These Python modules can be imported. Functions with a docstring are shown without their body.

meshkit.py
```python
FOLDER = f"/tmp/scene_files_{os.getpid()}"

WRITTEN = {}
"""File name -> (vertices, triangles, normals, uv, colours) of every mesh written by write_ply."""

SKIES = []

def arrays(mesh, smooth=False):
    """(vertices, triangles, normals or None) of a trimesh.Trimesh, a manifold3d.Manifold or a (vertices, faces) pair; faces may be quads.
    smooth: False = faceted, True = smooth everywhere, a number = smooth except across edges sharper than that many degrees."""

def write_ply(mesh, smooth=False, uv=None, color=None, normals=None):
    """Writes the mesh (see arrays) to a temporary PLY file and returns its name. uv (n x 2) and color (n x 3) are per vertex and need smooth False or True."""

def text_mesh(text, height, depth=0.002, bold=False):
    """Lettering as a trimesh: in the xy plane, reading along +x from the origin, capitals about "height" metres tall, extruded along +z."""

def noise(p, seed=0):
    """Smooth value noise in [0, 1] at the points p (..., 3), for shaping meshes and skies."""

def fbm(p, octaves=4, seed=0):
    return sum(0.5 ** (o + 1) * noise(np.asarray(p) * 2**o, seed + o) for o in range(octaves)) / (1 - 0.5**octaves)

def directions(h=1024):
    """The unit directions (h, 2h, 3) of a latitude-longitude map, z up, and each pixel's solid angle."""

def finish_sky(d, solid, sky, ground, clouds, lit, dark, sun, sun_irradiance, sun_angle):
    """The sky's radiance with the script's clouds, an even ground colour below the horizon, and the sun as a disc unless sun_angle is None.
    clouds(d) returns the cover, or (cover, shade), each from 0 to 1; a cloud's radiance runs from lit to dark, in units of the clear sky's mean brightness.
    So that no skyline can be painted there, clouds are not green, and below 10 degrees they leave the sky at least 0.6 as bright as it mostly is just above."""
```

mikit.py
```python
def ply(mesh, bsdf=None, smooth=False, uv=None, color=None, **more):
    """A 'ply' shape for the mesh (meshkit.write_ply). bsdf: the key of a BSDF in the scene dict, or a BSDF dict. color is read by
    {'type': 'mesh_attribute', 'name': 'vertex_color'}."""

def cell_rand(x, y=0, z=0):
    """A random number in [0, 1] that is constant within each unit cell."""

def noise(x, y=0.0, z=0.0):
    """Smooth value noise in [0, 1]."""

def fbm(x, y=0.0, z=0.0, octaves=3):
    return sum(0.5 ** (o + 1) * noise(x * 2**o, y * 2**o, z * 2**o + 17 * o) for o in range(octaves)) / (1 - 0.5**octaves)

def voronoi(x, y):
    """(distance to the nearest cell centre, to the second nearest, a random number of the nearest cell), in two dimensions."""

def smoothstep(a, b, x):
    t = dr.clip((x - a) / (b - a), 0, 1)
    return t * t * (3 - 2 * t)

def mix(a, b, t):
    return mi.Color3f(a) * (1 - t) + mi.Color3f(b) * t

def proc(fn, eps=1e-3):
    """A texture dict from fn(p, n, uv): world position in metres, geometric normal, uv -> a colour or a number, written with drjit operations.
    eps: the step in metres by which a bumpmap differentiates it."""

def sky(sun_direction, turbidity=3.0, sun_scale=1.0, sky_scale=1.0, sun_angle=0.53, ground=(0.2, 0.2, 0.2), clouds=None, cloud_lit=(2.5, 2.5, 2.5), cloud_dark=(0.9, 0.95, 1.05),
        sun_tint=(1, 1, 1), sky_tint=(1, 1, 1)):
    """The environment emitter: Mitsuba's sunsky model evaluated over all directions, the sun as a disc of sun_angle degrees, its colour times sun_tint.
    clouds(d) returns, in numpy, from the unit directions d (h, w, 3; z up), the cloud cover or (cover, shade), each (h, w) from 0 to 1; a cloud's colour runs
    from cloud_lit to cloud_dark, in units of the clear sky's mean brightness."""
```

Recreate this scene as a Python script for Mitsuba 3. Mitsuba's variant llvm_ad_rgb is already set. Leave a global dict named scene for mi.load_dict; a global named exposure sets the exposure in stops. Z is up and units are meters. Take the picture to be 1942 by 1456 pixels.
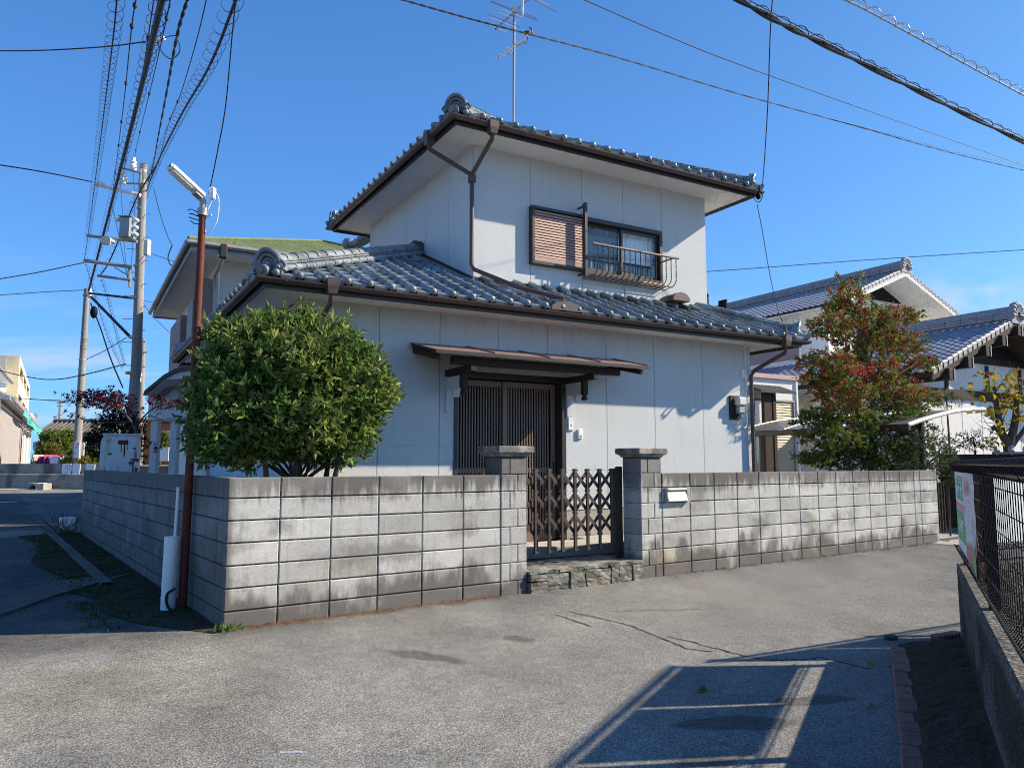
import math, random
import numpy as np, trimesh, mitsuba as mi, drjit as dr, mikit, meshkit
from mikit import noise, fbm, voronoi, cell_rand, smoothstep, mix, proc
T = mi.ScalarTransform4f
scene, labels = {}, {}
PI = math.pi
# ------------------------------------------------------------------ camera, sky, exposure
EYE = np.array([0.0, 0.0, 1.5])
PITCH = math.radians(5.945)
scene['camera'] = {'type': 'perspective', 'fov': 67.97, 'fov_axis': 'x', 'near_clip': 0.05, 'far_clip': 3000.0,
                   'to_world': T().look_at(origin=EYE.tolist(), target=[0, math.cos(PITCH), 1.5 + math.sin(PITCH)], up=[0, 0, 1])}
SUN_AZ, SUN_EL = math.radians(7.2), math.radians(32.3)
def sky_clouds(d):
    el = d[..., 2]
    az = np.arctan2(d[..., 0], d[..., 1])
    p = np.stack([d[..., 0] / (el + .12) * 1.3, d[..., 1] / (el + .12) * 1.3, el * 0 + 3], -1)
    n = meshkit.fbm(p * np.array([1.0, 2.6, 1]), 5, 4)
    band = np.clip((el - .02) / .05, 0, 1) * np.clip((.24 - el) / .14, 0, 1)
    wisps = np.clip((n - .42) / .25, 0, 1) * band * .5
    q = np.stack([az * 14, el * 26, el * 0], -1)
    puff = np.exp(-((az - .555) / .045) ** 2 - ((el - .185) / .022) ** 2) * np.clip((meshkit.fbm(q, 5, 9) - .30) / .3, 0, 1)
    return np.clip(wisps + puff * 1.0, 0, 1)
scene['sky'] = mikit.sky((math.cos(SUN_AZ) * math.cos(SUN_EL), math.sin(SUN_AZ) * math.cos(SUN_EL), math.sin(SUN_EL)), turbidity=3.2,
                         clouds=sky_clouds, cloud_lit=(1.9, 1.95, 2.0), sky_tint=(0.60, 1.06, 1.58), sun_tint=(.95, 1.02, 1.13), sun_scale=1.68, sky_scale=1.02)
exposure = 2.0
# ------------------------------------------------------------------ helpers
def ply(mesh, bsdf, *a, **k): return mikit.ply(mesh, 'mat_' + bsdf, *a, **k)
class Frame:
    def __init__(s, deg, x, y, z=0.0):
        a = math.radians(deg)
        s.m = np.array([[math.cos(a), -math.sin(a), 0, x], [math.sin(a), math.cos(a), 0, y], [0, 0, 1, z], [0, 0, 0, 1.0]])
    def __call__(s, u, v, z=0.0):
        return s.m[:3, :3] @ np.array([u, v, z]) + s.m[:3, 3]
HF = Frame(30.0, 0, 0)               # the house: u along the facade, v into depth
BF = Frame(35.6, -2.168, 7.19)       # the block wall
WF = Frame(0, 0, 0)
def hf(u, v, z=0): return HF(u, v, z)
def bf(u, v, z=0): return BF(u, v, z)
def ground(x, y):
    v = (np.asarray(x) + 2.168) * -math.sin(math.radians(35.6)) + (np.asarray(y) - 7.19) * math.cos(math.radians(35.6))
    return .03 + .045 * np.clip(v, -3.4, 0) + .008 * np.clip(v, 0, 11) + .031 * np.clip(v - 11, 0, 16)
BOXF = np.array([[0, 2, 3, 1], [4, 5, 7, 6], [0, 1, 5, 4], [2, 6, 7, 3], [0, 4, 6, 2], [1, 3, 7, 5]])
class MB:
    def __init__(s): s.v, s.f, s.n = [], [], 0
    def add(s, v, f):
        v = np.asarray(v, float); f = np.asarray(f, int)
        if f.shape[1] == 4: f = np.vstack([f[:, [0, 1, 2]], f[:, [0, 2, 3]]])
        s.v.append(v); s.f.append(f + s.n); s.n += len(v); return s
    def box(s, x0, x1, y0, y1, z0, z1, b=0.0):
        if b <= 0:
            v = [[x, y, z] for z in (z0, z1) for y in (y0, y1) for x in (x0, x1)]
            return s.add(v, [[0, 2, 3, 1], [4, 5, 7, 6], [0, 1, 5, 4], [2, 6, 7, 3], [0, 4, 6, 2], [1, 3, 7, 5]])
        b = min(b, .45 * min(x1 - x0, y1 - y0, z1 - z0))
        v = []
        for z, dz in ((z0, b), (z1, -b)):
            for y, dy in ((y0, b), (y1, -b)):
                for x, dx in ((x0, b), (x1, -b)):
                    v += [[x + dx, y + dy, z], [x + dx, y, z + dz], [x, y + dy, z + dz]]
        h = trimesh.convex.convex_hull(np.array(v))
        return s.add(h.vertices, h.faces)
    def mesh(s, m): return s.add(m.vertices, m.faces)
    def tube(s, pts, r, n=8, cap=True):
        p = np.asarray(pts, float)
        if len(p) < 2: return s
        r = np.broadcast_to(np.asarray(r, float), (len(p),))
        t = np.gradient(p, axis=0); t /= np.linalg.norm(t, axis=1, keepdims=True) + 1e-12
        a = np.array([0, 0, 1.0]) if abs(t[0][2]) < .9 else np.array([1.0, 0, 0])
        nn = np.cross(t[0], a); nn /= np.linalg.norm(nn)
        rings = []; th = np.arange(n) / n * 2 * PI
        for i in range(len(p)):
            nn = nn - t[i] * (nn @ t[i]); nn /= np.linalg.norm(nn) + 1e-12
            bb = np.cross(t[i], nn)
            rings.append(p[i] + r[i] * (np.cos(th)[:, None] * nn + np.sin(th)[:, None] * bb))
        v = np.vstack(rings); f = []
        for i in range(len(p) - 1):
            for k in range(n):
                k2 = (k + 1) % n
                f.append([i * n + k, i * n + k2, (i + 1) * n + k2, (i + 1) * n + k])
        s.add(v, f)
        if cap:
            for i, fl in ((0, 1), (len(p) - 1, 0)):
                c = np.vstack([rings[i], p[i][None]])
                s.add(c, [[k, n, (k + 1) % n][::(1 if not fl else -1)][::-1] for k in range(n)])
        return s
    def prism(s, poly, a0, a1, axis='y'):
        """2D polygon extruded: axis y -> poly is (x,z); axis x -> poly is (y,z); axis z -> (x,y)."""
        from shapely.geometry import Polygon
        pg = poly if hasattr(poly, 'exterior') else Polygon(poly)
        m = trimesh.creation.extrude_polygon(pg, a1 - a0, engine='earcut')
        v = np.array(m.vertices); f = np.array(m.faces)
        if axis == 'y': v = np.stack([v[:, 0], v[:, 2] + a0, v[:, 1]], 1); f = f[:, ::-1]
        elif axis == 'x': v = np.stack([v[:, 2] + a0, v[:, 0], v[:, 1]], 1)
        else: v = v + [0, 0, a0]
        return s.add(v, f)
    def lathe(s, prof, c, n=20):
        m = trimesh.creation.revolve(np.array(prof), sections=n)
        return s.add(np.array(m.vertices) + np.asarray(c), m.faces)
    def ball(s, c, r, sub=1, sc=(1, 1, 1)):
        m = trimesh.creation.icosphere(subdivisions=sub, radius=r)
        return s.add(np.array(m.vertices) * np.array(sc) + np.asarray(c), m.faces)
    def out(s): return np.vstack(s.v), np.vstack(s.f)
    def at(s, fr):
        v, f = s.out()
        return v @ fr.m[:3, :3].T + fr.m[:3, 3], f
def fresh(k):
    if not taken(k): return k
    i = 1
    while taken(f'{k}_{i:03d}'): i += 1
    return f'{k}_{i:03d}'
USED, COUNT = set(), {}
def taken(k): return k in USED
def reserve(k):
    if k in USED:
        i = COUNT.get(k, 1)
        while f'{k}_{i:03d}' in USED: i += 1
        COUNT[k] = i + 1; k = f'{k}_{i:03d}'
    USED.add(k); return k
def lab(k, label, cat=None, group=None, kind=None):
    d = {}
    if label: d['label'] = label
    if cat: d['category'] = cat
    if group: d['group'] = group
    if kind: d['kind'] = kind
    labels[k] = d; return k
def thing(name, label, cat, group=None): return lab(reserve(name), label, cat, group)
def put(name, mb, bsdf, parent=None, fr=None, smooth=False, color=None, label=None, kind=None, **more):
    mesh = mb.at(fr or WF) if isinstance(mb, MB) else mb
    k = reserve(f'{parent}__{name}' if parent else name)
    scene[k] = ply(mesh, bsdf, smooth, color=color, **more)
    if label or kind: lab(k, label, None, None, kind)
    return k
def again(name, shape, to_world, parent):
    k = reserve(f'{parent}__{name}'); scene[k] = {**shape, 'to_world': T(to_world)}; return k
def solo(name, mb, bsdf, label, cat, fr=None, smooth=False, group=None, kind=None, color=None):
    return lab(put(name, mb, bsdf, None, fr, smooth, color), label, cat, group, kind)
def struct(name, mb, bsdf, fr=None, smooth=False):
    k = put(name, mb, bsdf, None, fr, smooth); labels[k] = {'kind': 'structure'}; return k
def cat_curve(pts, n=24):
    """Catmull-Rom through points."""
    p = np.asarray(pts, float)
    if len(p) == 2: return np.linspace(p[0], p[1], n)
    q = np.vstack([2 * p[0] - p[1], p, 2 * p[-1] - p[-2]]); out = []
    for i in range(1, len(q) - 2):
        for t in np.linspace(0, 1, max(2, n // (len(p) - 1)), endpoint=False):
            out.append(.5 * ((2 * q[i]) + (-q[i - 1] + q[i + 1]) * t + (2 * q[i - 1] - 5 * q[i] + 4 * q[i + 1] - q[i + 2]) * t ** 2 + (-q[i - 1] + 3 * q[i] - 3 * q[i + 1] + q[i + 2]) * t ** 3))
    out.append(p[-1]); return np.array(out)
# ------------------------------------------------------------------ materials
def two(d): return {'type': 'twosided', 'bsdf': d}
def rgb(c): return {'type': 'rgb', 'value': list(c)} if isinstance(c, (tuple, list)) else c
def M(name, color, rough=.6, spec=.5, metal=0.0, bump=None, bs=1.0, **more):
    b = {'type': 'principled', 'base_color': rgb(color), 'roughness': rough, 'specular': spec, 'metallic': metal, **more}
    if bump is not None: b = {'type': 'bumpmap', 'arbitrary': bump, 'scale': bs, 'bsdf': b}
    scene['mat_' + name] = two(b); return name
cB, sB = math.cos(math.radians(35.6)), math.sin(math.radians(35.6))
def bloc(p):
    x, y = p.x + 2.168, p.y - 7.19
    return x * cB + y * sB, -x * sB + y * cB
def hloc(p):
    c, s = math.cos(PI / 6), .5
    return p.x * c + p.y * s, -p.x * s + p.y * c
def block_tex(p, n, uv):
    u, v = bloc(p); w = u + v
    row = dr.floor((p.z - .181) / .2 + .02); colu = dr.floor(w / .5038)
    tone = .80 + .30 * cell_rand(colu, row, 3)
    grain = noise(w * 160, v * 90, p.z * 160) * .6 + noise(w * 60, v * 40, p.z * 60) * .4
    streak = fbm(w * 26, v * 9, p.z * 2.2, 3); cloud = fbm(w * 3.1, v * 2 + 7, p.z * 3.4, 4)
    base = mix((.315, .318, .31), (.48, .483, .47), cloud) * tone * (.78 + .44 * grain)
    warm = smoothstep(.56, .8, fbm(w * 2.3 + 9, v + 3, p.z * 4, 3)) * smoothstep(.75, .2, p.z)
    base = mix(base, base * mi.Color3f(1.06, .95, .72), warm)
    top = smoothstep(1.10, 1.29, p.z + (streak - .5) * .34) * (.74 + .26 * smoothstep(.3, .6, fbm(w * 1.3, v, 5, 3)))
    foot = smoothstep(.43, .16, p.z + (fbm(w * 4, v * 3, p.z * 2.2, 5) - .5) * .8 + (noise(w * 45, v * 20, p.z * 9) - .5) * .10) * .95
    side = smoothstep(-.4, -.47, u) * (.68 + .27 * smoothstep(1.0, .1, p.z + (fbm(v * 3, p.z * 2, 3, 3) - .5) * 1.4))  # street-side face: grime plus an overall darkening painted in to deepen its shade
    blot = smoothstep(.5, .78, fbm(w * 2.4 + 4, v + 1, p.z * 3.3 + 2, 5) + (noise(w * 50, v * 20, p.z * 14) - .5) * .12) * .5
    mid = smoothstep(.6, .74, streak) * .16
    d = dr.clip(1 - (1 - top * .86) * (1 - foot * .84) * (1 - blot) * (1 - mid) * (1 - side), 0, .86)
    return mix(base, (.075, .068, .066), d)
def block_bump(p, n, uv):
    u, v = bloc(p); w = u + v
    return noise(w * 210, v * 50, p.z * 60) * .6 + noise(w * 120, v * 120, p.z * 120) * .5
M('block', proc(block_tex), .93, .25, bump=proc(block_bump, 2e-3), bs=.0016)
M('mortar', proc(lambda p, n, uv: mix((.03, .028, .026), (.085, .08, .074), fbm(p.x * 30, p.y * 30, p.z * 30, 2))), .95, .1)
def cap_tex(p, n, uv):
    g = noise(p.x * 150, p.y * 150, p.z * 150); c = fbm(p.x * 9, p.y * 9, p.z * 9, 4)
    return mix((.12, .115, .11), (.34, .32, .295), smoothstep(.3, .75, c)) * (.7 + .6 * g)
M('pillar_cap', proc(cap_tex), .93, .25, bump=proc(lambda p, n, uv: noise(p.x * 130, p.y * 130, p.z * 130), 2e-3), bs=.002)
def stucco_tex(p, n, uv):
    c = fbm(p.x * 1.2, p.y * 1.2, p.z * 1.6, 4); s = fbm((p.x + p.y) * 9, 3, p.z * .8, 3)
    b = mix((.50, .53, .55), (.56, .585, .60), c) * (.94 + .1 * noise(p.x * 70, p.y * 70, p.z * 70))
    u, v = hloc(p)
    arch = smoothstep(.50, .47, dr.sqrt(dr.square(u - 4.08) + dr.square(dr.maximum(p.z - 2.05, 0)))) * smoothstep(9.9, 9.8, v) * smoothstep(2.6, 2.5, p.z)
    b = b * (1 + .045 * arch)
    crack = smoothstep(.007, .002, dr.abs(u - 7.12 + (p.z - 3.3) * -.22 + (noise(p.z * 9, 2, 3) - .5) * .09)) * smoothstep(3.05, 3.15, p.z) * smoothstep(3.5, 3.45, p.z)
    crack = dr.maximum(crack, smoothstep(.006, .002, dr.abs(p.z - 1.74 + (noise(u * 5, 2, 3) - .5) * .05)) * smoothstep(3.6, 3.7, u) * smoothstep(4.6, 4.5, u)) * smoothstep(9.9, 9.8, v) * .45
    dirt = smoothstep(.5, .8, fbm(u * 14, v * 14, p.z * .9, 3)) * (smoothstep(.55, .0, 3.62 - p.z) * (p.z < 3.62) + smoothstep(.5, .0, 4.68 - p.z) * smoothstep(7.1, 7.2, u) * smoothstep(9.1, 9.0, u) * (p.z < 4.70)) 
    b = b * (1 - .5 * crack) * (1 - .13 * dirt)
    return mix(b, b * mi.Color3f(.86, .85, .82), smoothstep(.5, .8, s) * .28)
M('stucco', proc(stucco_tex), .9, .25, bump=proc(lambda p, n, uv: noise(p.x * 55, p.y * 55, p.z * 55) + .5 * noise(p.x * 110, p.y * 110, p.z * 110), 2e-3), bs=.0035)
M('sealant', (.17, .19, .22), .8, .2)
M('soffit', proc(lambda p, n, uv: mix((.62, .60, .57), (.70, .68, .65), fbm(p.x * 3, p.y * 3, p.z * 3, 3))), .85, .25)
M('brown_metal', proc(lambda p, n, uv: mix((.060, .038, .034), (.085, .055, .050), fbm(p.x * 6, p.y * 6, p.z * 6, 3))), .45, .5)
M('dark_bronze', (.030, .023, .020), .42, .5)
M('slat_brown', (.20, .13, .10), .45, .5)
M('bronze', (.15, .108, .09), .45, .5)
M('louvre', (.38, .245, .21), .5, .4)
M('wood_dark', proc(lambda p, n, uv: mix((.018, .012, .010), (.05, .032, .024), fbm(p.x * 4, p.y * 40, p.z * 30, 3))), .75, .3)
M('copper_sheet', proc(lambda p, n, uv: mix((.155, .092, .078), (.21, .135, .115), fbm(p.x * 5, p.y * 5, p.z * 5, 4))), .5, .5)
def tile_tex(p, n, uv):
    u, v = hloc(p)
    c = fbm(u * 3, v * 3, p.z * 3, 3); t = cell_rand(u / .285 + .1, v / .2144, 3)
    b = mix((.115, .145, .172), (.215, .25, .275), c) * (.60 + .75 * t)
    return mix(b, (.26, .27, .26), smoothstep(.55, .72, fbm(u * 22, v * 22, p.z * 22, 3)) * .5)
M('roof_tile', proc(tile_tex), .40, .65, metal=.15, bump=proc(lambda p, n, uv: noise(p.x * 60, p.y * 60, p.z * 60), 2e-3), bs=.0012)
M('neighbour_tile', proc(lambda p, n, uv: mix((.15, .175, .235), (.27, .295, .36), fbm(p.x * 2, p.y * 2, p.z * 2, 3))), .42, .6, metal=.1)
M('ridge_grey', proc(lambda p, n, uv: mix((.20, .20, .215), (.33, .33, .34), fbm(p.x * 5, p.y * 5, p.z * 9, 3))), .6, .5)
# the road: worn asphalt with aggregate, damp patches, cracks
CRACKS = [((.58, 7.63), (.95, 7.30)), ((.95, 7.30), (1.10, 7.12)), ((1.10, 7.12), (1.30, 6.72)), ((1.30, 6.72), (1.44, 6.44)), ((1.44, 6.44), (1.62, 6.36)), ((1.35, 6.8), (1.55, 6.62)),
          ((1.55, 6.62), (1.78, 6.34)), ((1.78, 6.34), (2.02, 6.14)), ((2.02, 6.14), (2.2, 6.2)), ((2.2, 6.2), (2.48, 6.26)), ((2.48, 6.26), (2.72, 5.98)), ((.42, 7.5), (.72, 7.08)), ((1.0, 7.72), (1.9, 7.9))]
CRACKS = [((a * 1.045, b * 1.045), (c * 1.045, d * 1.045)) for (a, b), (c, d) in CRACKS]
def crack_dist(x, y):
    d = mi.Float(9)
    for (ax, ay), (bx, by) in CRACKS:
        t = dr.clip(((x - ax) * (bx - ax) + (y - ay) * (by - ay)) / ((bx - ax) ** 2 + (by - ay) ** 2), 0, 1)
        d = dr.minimum(d, dr.sqrt(dr.square(x - ax - t * (bx - ax)) + dr.square(y - ay - t * (by - ay))))
    return d
PATCH = [(-.70, 6.03, .40, .11, -.35), (.08, 6.58, .15, .09, -.3), (-.73, 4.0, .2, .05, 0), (1.35, 4.75, .4, .12, .1), (1.0, 4.15, .25, .09, .2), (2.0, 5.2, .3, .1, .2)]
PATCH = [(a * 1.045, b * 1.045, c, d, e) for a, b, c, d, e in PATCH]
def road_tex(p, n, uv):
    wx = (fbm(p.x * 7, p.y * 7, 1, 3) - .5) * .05; wy = (fbm(p.x * 7, p.y * 7, 9, 3) - .5) * .05
    far = smoothstep(12, 45, dr.sqrt(p.x * p.x + p.y * p.y))
    d1, d2, r1 = voronoi(p.x * 76, p.y * 76)
    e1, e2, r2 = voronoi(p.x * 135 + 7, p.y * 135)
    stone = smoothstep(.62, .30, d1) * (.1 + .9 * r1); fine = smoothstep(.5, .2, e1) * r2; coarse = noise(p.x * 48, p.y * 48, 4)
    big = fbm(p.x * .35, p.y * .35, 2, 4); mid = fbm(p.x * 1.7, p.y * 1.7, 5, 4)
    g = .44 + 1.0 * stone * .75 + .55 * fine * .5 + (coarse - .5) * .25
    g = (g * (1 - far) + .95 * far) * (.80 + .26 * noise(p.x * 13, p.y * 13, 7) + .16 * noise(p.x * 4.5, p.y * 4.5, 11))
    base = mix((.156, .157, .152), (.243, .244, .234), smoothstep(.3, .7, .5 * big + .5 * mid)) * g
    u, v = bloc(p)
    tan = smoothstep(.52, .72, fbm(p.x * .8 + 3, p.y * .8, 8, 4)) * smoothstep(-3.2, -.8, v) * smoothstep(.1, -.4, v)
    base = mix(base, base * mi.Color3f(1.16, 1.12, 1.02), tan)
    dark = mi.Float(0)
    for x, y, a, b, an in PATCH:
        c, s = math.cos(an), math.sin(an)
        q = dr.square(((p.x - x + wx * 2) * c + (p.y - y + wy * 2) * s) / a) + dr.square((-(p.x - x + wx * 2) * s + (p.y - y + wy * 2) * c) / b)
        dark = dr.maximum(dark, smoothstep(1.25, .5, q + (mid - .5) * 1.6))
    dark = dark * (.55 + .45 * smoothstep(.3, .6, r1))
    base = base * (1 - .30 * smoothstep(-.8, -1.1, u + (mid - .5) * .5) * smoothstep(-.15, .12, v + (mid - .5) * .3))  # whole side street toned down, its shade painted into the asphalt colour
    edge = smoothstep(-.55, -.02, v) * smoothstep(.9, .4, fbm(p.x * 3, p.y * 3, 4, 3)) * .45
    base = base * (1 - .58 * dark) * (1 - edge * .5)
    cd = crack_dist(p.x + wx + (noise(p.x * 22, p.y * 22, 6) - .5) * .035, p.y + wy + (noise(p.x * 22, p.y * 22, 12) - .5) * .035) + (noise(p.x * 40, p.y * 40, 3) - .5) * .006
    return base * (1 - .85 * smoothstep(.018, .005, cd))
def road_bump(p, n, uv):
    d1, d2, r1 = voronoi(p.x * 76, p.y * 76)
    wx = (fbm(p.x * 7, p.y * 7, 1, 3) - .5) * .05; wy = (fbm(p.x * 7, p.y * 7, 9, 3) - .5) * .05
    return (1 - d1) * (.5 + r1) - 3.0 * smoothstep(.014, .002, crack_dist(p.x + wx, p.y + wy))
M('asphalt', proc(road_tex), .92, .3, bump=proc(road_bump, 2e-3), bs=.0035)
M('concrete', proc(lambda p, n, uv: mix((.25, .24, .22), (.40, .385, .36), fbm(p.x * 3, p.y * 3, p.z * 3, 4)) * (.8 + .4 * noise(p.x * 90, p.y * 90, p.z * 90))), .93, .25)
M('soil', proc(lambda p, n, uv: mix((.022, .018, .013), (.075, .062, .043), fbm(p.x * 14, p.y * 14, p.z * 14, 4)) * (.6 + .8 * noise(p.x * 90, p.y * 90, 1))), .96, .1,
  bump=proc(lambda p, n, uv: fbm(p.x * 30, p.y * 30, p.z * 30, 3), 3e-3), bs=.02)
M('earth', proc(lambda p, n, uv: mix((.13, .12, .10), (.22, .20, .17), fbm(p.x * 2, p.y * 2, p.z * 2, 4))), .95, .1)
M('stone', proc(lambda p, n, uv: mix((.075, .072, .062), (.25, .235, .20), smoothstep(.25, .75, fbm(p.x * 8, p.y * 8, p.z * 12, 4))) * (.7 + .6 * noise(p.x * 70, p.y * 70, p.z * 70))), .88, .3,
  bump=proc(lambda p, n, uv: fbm(p.x * 22, p.y * 22, p.z * 40, 4), 3e-3), bs=.03)
M('stone_green', proc(lambda p, n, uv: mix((.08, .088, .08), (.25, .255, .225), smoothstep(.25, .75, fbm(p.x * 8, p.y * 8, p.z * 12, 4))) * (.7 + .6 * noise(p.x * 70, p.y * 70, p.z * 70))), .88, .3,
  bump=proc(lambda p, n, uv: fbm(p.x * 22, p.y * 22, p.z * 40, 4), 3e-3), bs=.03)
M('brick', proc(lambda p, n, uv: mix((.15, .07, .062), (.33, .17, .14), fbm(p.x * 9, p.y * 9, p.z * 9, 4)) * (.65 + .7 * noise(p.x * 80, p.y * 80, p.z * 80))), .92, .2)
M('white_paint', (.74, .75, .75), .5, .5)
M('mossy_concrete', proc(lambda p, n, uv: mix((.05, .055, .04), (.15, .145, .125), fbm(p.x * 6, p.y * 6, p.z * 6, 4)) * (.7 + .6 * noise(p.x * 60, p.y * 60, p.z * 60))), .95, .2)
M('ivory_metal', (.62, .60, .53), .35, .5)
M('grey_metal', (.32, .33, .34), .45, .5, metal=.4)
M('cable', (.012, .012, .014), .6, .4)
M('steel_wire', (.30, .31, .33), .45, .5, metal=.5)
M('black_metal', (.005, .0055, .009), .6, .1)
M('gate_bronze', (.052, .038, .033), .5, .4)
def rust_tex(p, n, uv):
    return mix((.085, .022, .014), (.145, .038, .023), fbm(p.x * 8, p.y * 8, p.z * 3, 4)) * (.75 + .5 * noise(p.x * 60, p.y * 60, p.z * 25))
M('rust_paint', proc(rust_tex), .75, .35)
M('pole_concrete', proc(lambda p, n, uv: mix((.20, .19, .18), (.31, .30, .285), fbm(p.x * 5, p.y * 5, p.z * .8, 4)) * (.85 + .3 * noise(p.x * 30, p.y * 30, p.z * 30))), .9, .25)
scene['mat_glass'] = {'type': 'thindielectric', 'int_ior': 1.5}
M('curtain', (.72, .74, .76), .9, .1)
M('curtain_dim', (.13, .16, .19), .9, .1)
M('room_dark', (.02, .02, .022), .9, .1)
VC = {'type': 'mesh_attribute', 'name': 'vertex_color'}
def leafmat(name, rough=.42, trans=.55, spec=.5):
    scene['mat_' + name] = {'type': 'principledthin', 'base_color': VC, 'roughness': rough, 'diff_trans': trans, 'spec_trans': 0.0, 'eta': 1.45}
leafmat('leaf', .38, .6); leafmat('leaf_soft', .55, .7)
M('bark', proc(lambda p, n, uv: mix((.045, .036, .028), (.13, .105, .085), fbm(p.x * 25, p.y * 25, p.z * 8, 3))), .92, .15)
# ------------------------------------------------------------------ ground and road
def grid(x0, x1, y0, y1, st, dz=0.0):
    xs = np.arange(x0, x1 + 1e-6, st); ys = np.arange(y0, y1 + 1e-6, st)
    X, Y = np.meshgrid(xs, ys); Z = ground(X, Y) + dz
    n = len(xs); i = np.arange(len(ys) - 1)[:, None] * n + np.arange(n - 1)[None]; i = i.ravel()
    m = MB(); m.add(np.stack([X, Y, Z], -1).reshape(-1, 3), np.stack([i, i + 1, i + 1 + n, i + n], 1)); return m
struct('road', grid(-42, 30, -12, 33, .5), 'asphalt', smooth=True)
m = grid(-900, 900, -300, 1500, 60, -.06); struct('ground', m, 'earth', smooth=True)
# the raised yard inside the walls
m = MB(); m.prism([(-.36, .13), (12.45, .13), (12.45, 10.2), (-.36, 10.2)], -.05, .262, 'z'); struct('yard_ground', m, 'soil', BF)  # dark soil colour stands in for shade lying on the yard floor
# ------------------------------------------------------------------ block walls
def block(fr, parent, u0, u1, v0, v1, z0, z1, c=.008, j=.0052):
    """One concrete block, its front (at v0) chamfered; joints are left open."""
    u0 += j; u1 -= j; z0 += j; z1 -= j
    v = [[u0, v0 + c, z0], [u1, v0 + c, z0], [u1, v0 + c, z1], [u0, v0 + c, z1], [u0 + c, v0, z0 + c], [u1 - c, v0, z0 + c], [u1 - c, v0, z1 - c], [u0 + c, v0, z1 - c],
         [u0, v1, z0], [u1, v1, z0], [u1, v1, z1], [u0, v1, z1]]
    f = [[4, 5, 6, 7], [0, 1, 5, 4], [1, 2, 6, 5], [2, 3, 7, 6], [3, 0, 4, 7], [0, 3, 11, 8], [1, 9, 10, 2], [3, 2, 10, 11], [0, 8, 9, 1], [8, 11, 10, 9]]
    m = MB(); m.add(v, f); put('block', m, 'block', parent, fr)
ROWS = [-.06, .181, .381, .581, .781, .981, 1.181, 1.372]
JT = .5038
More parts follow.
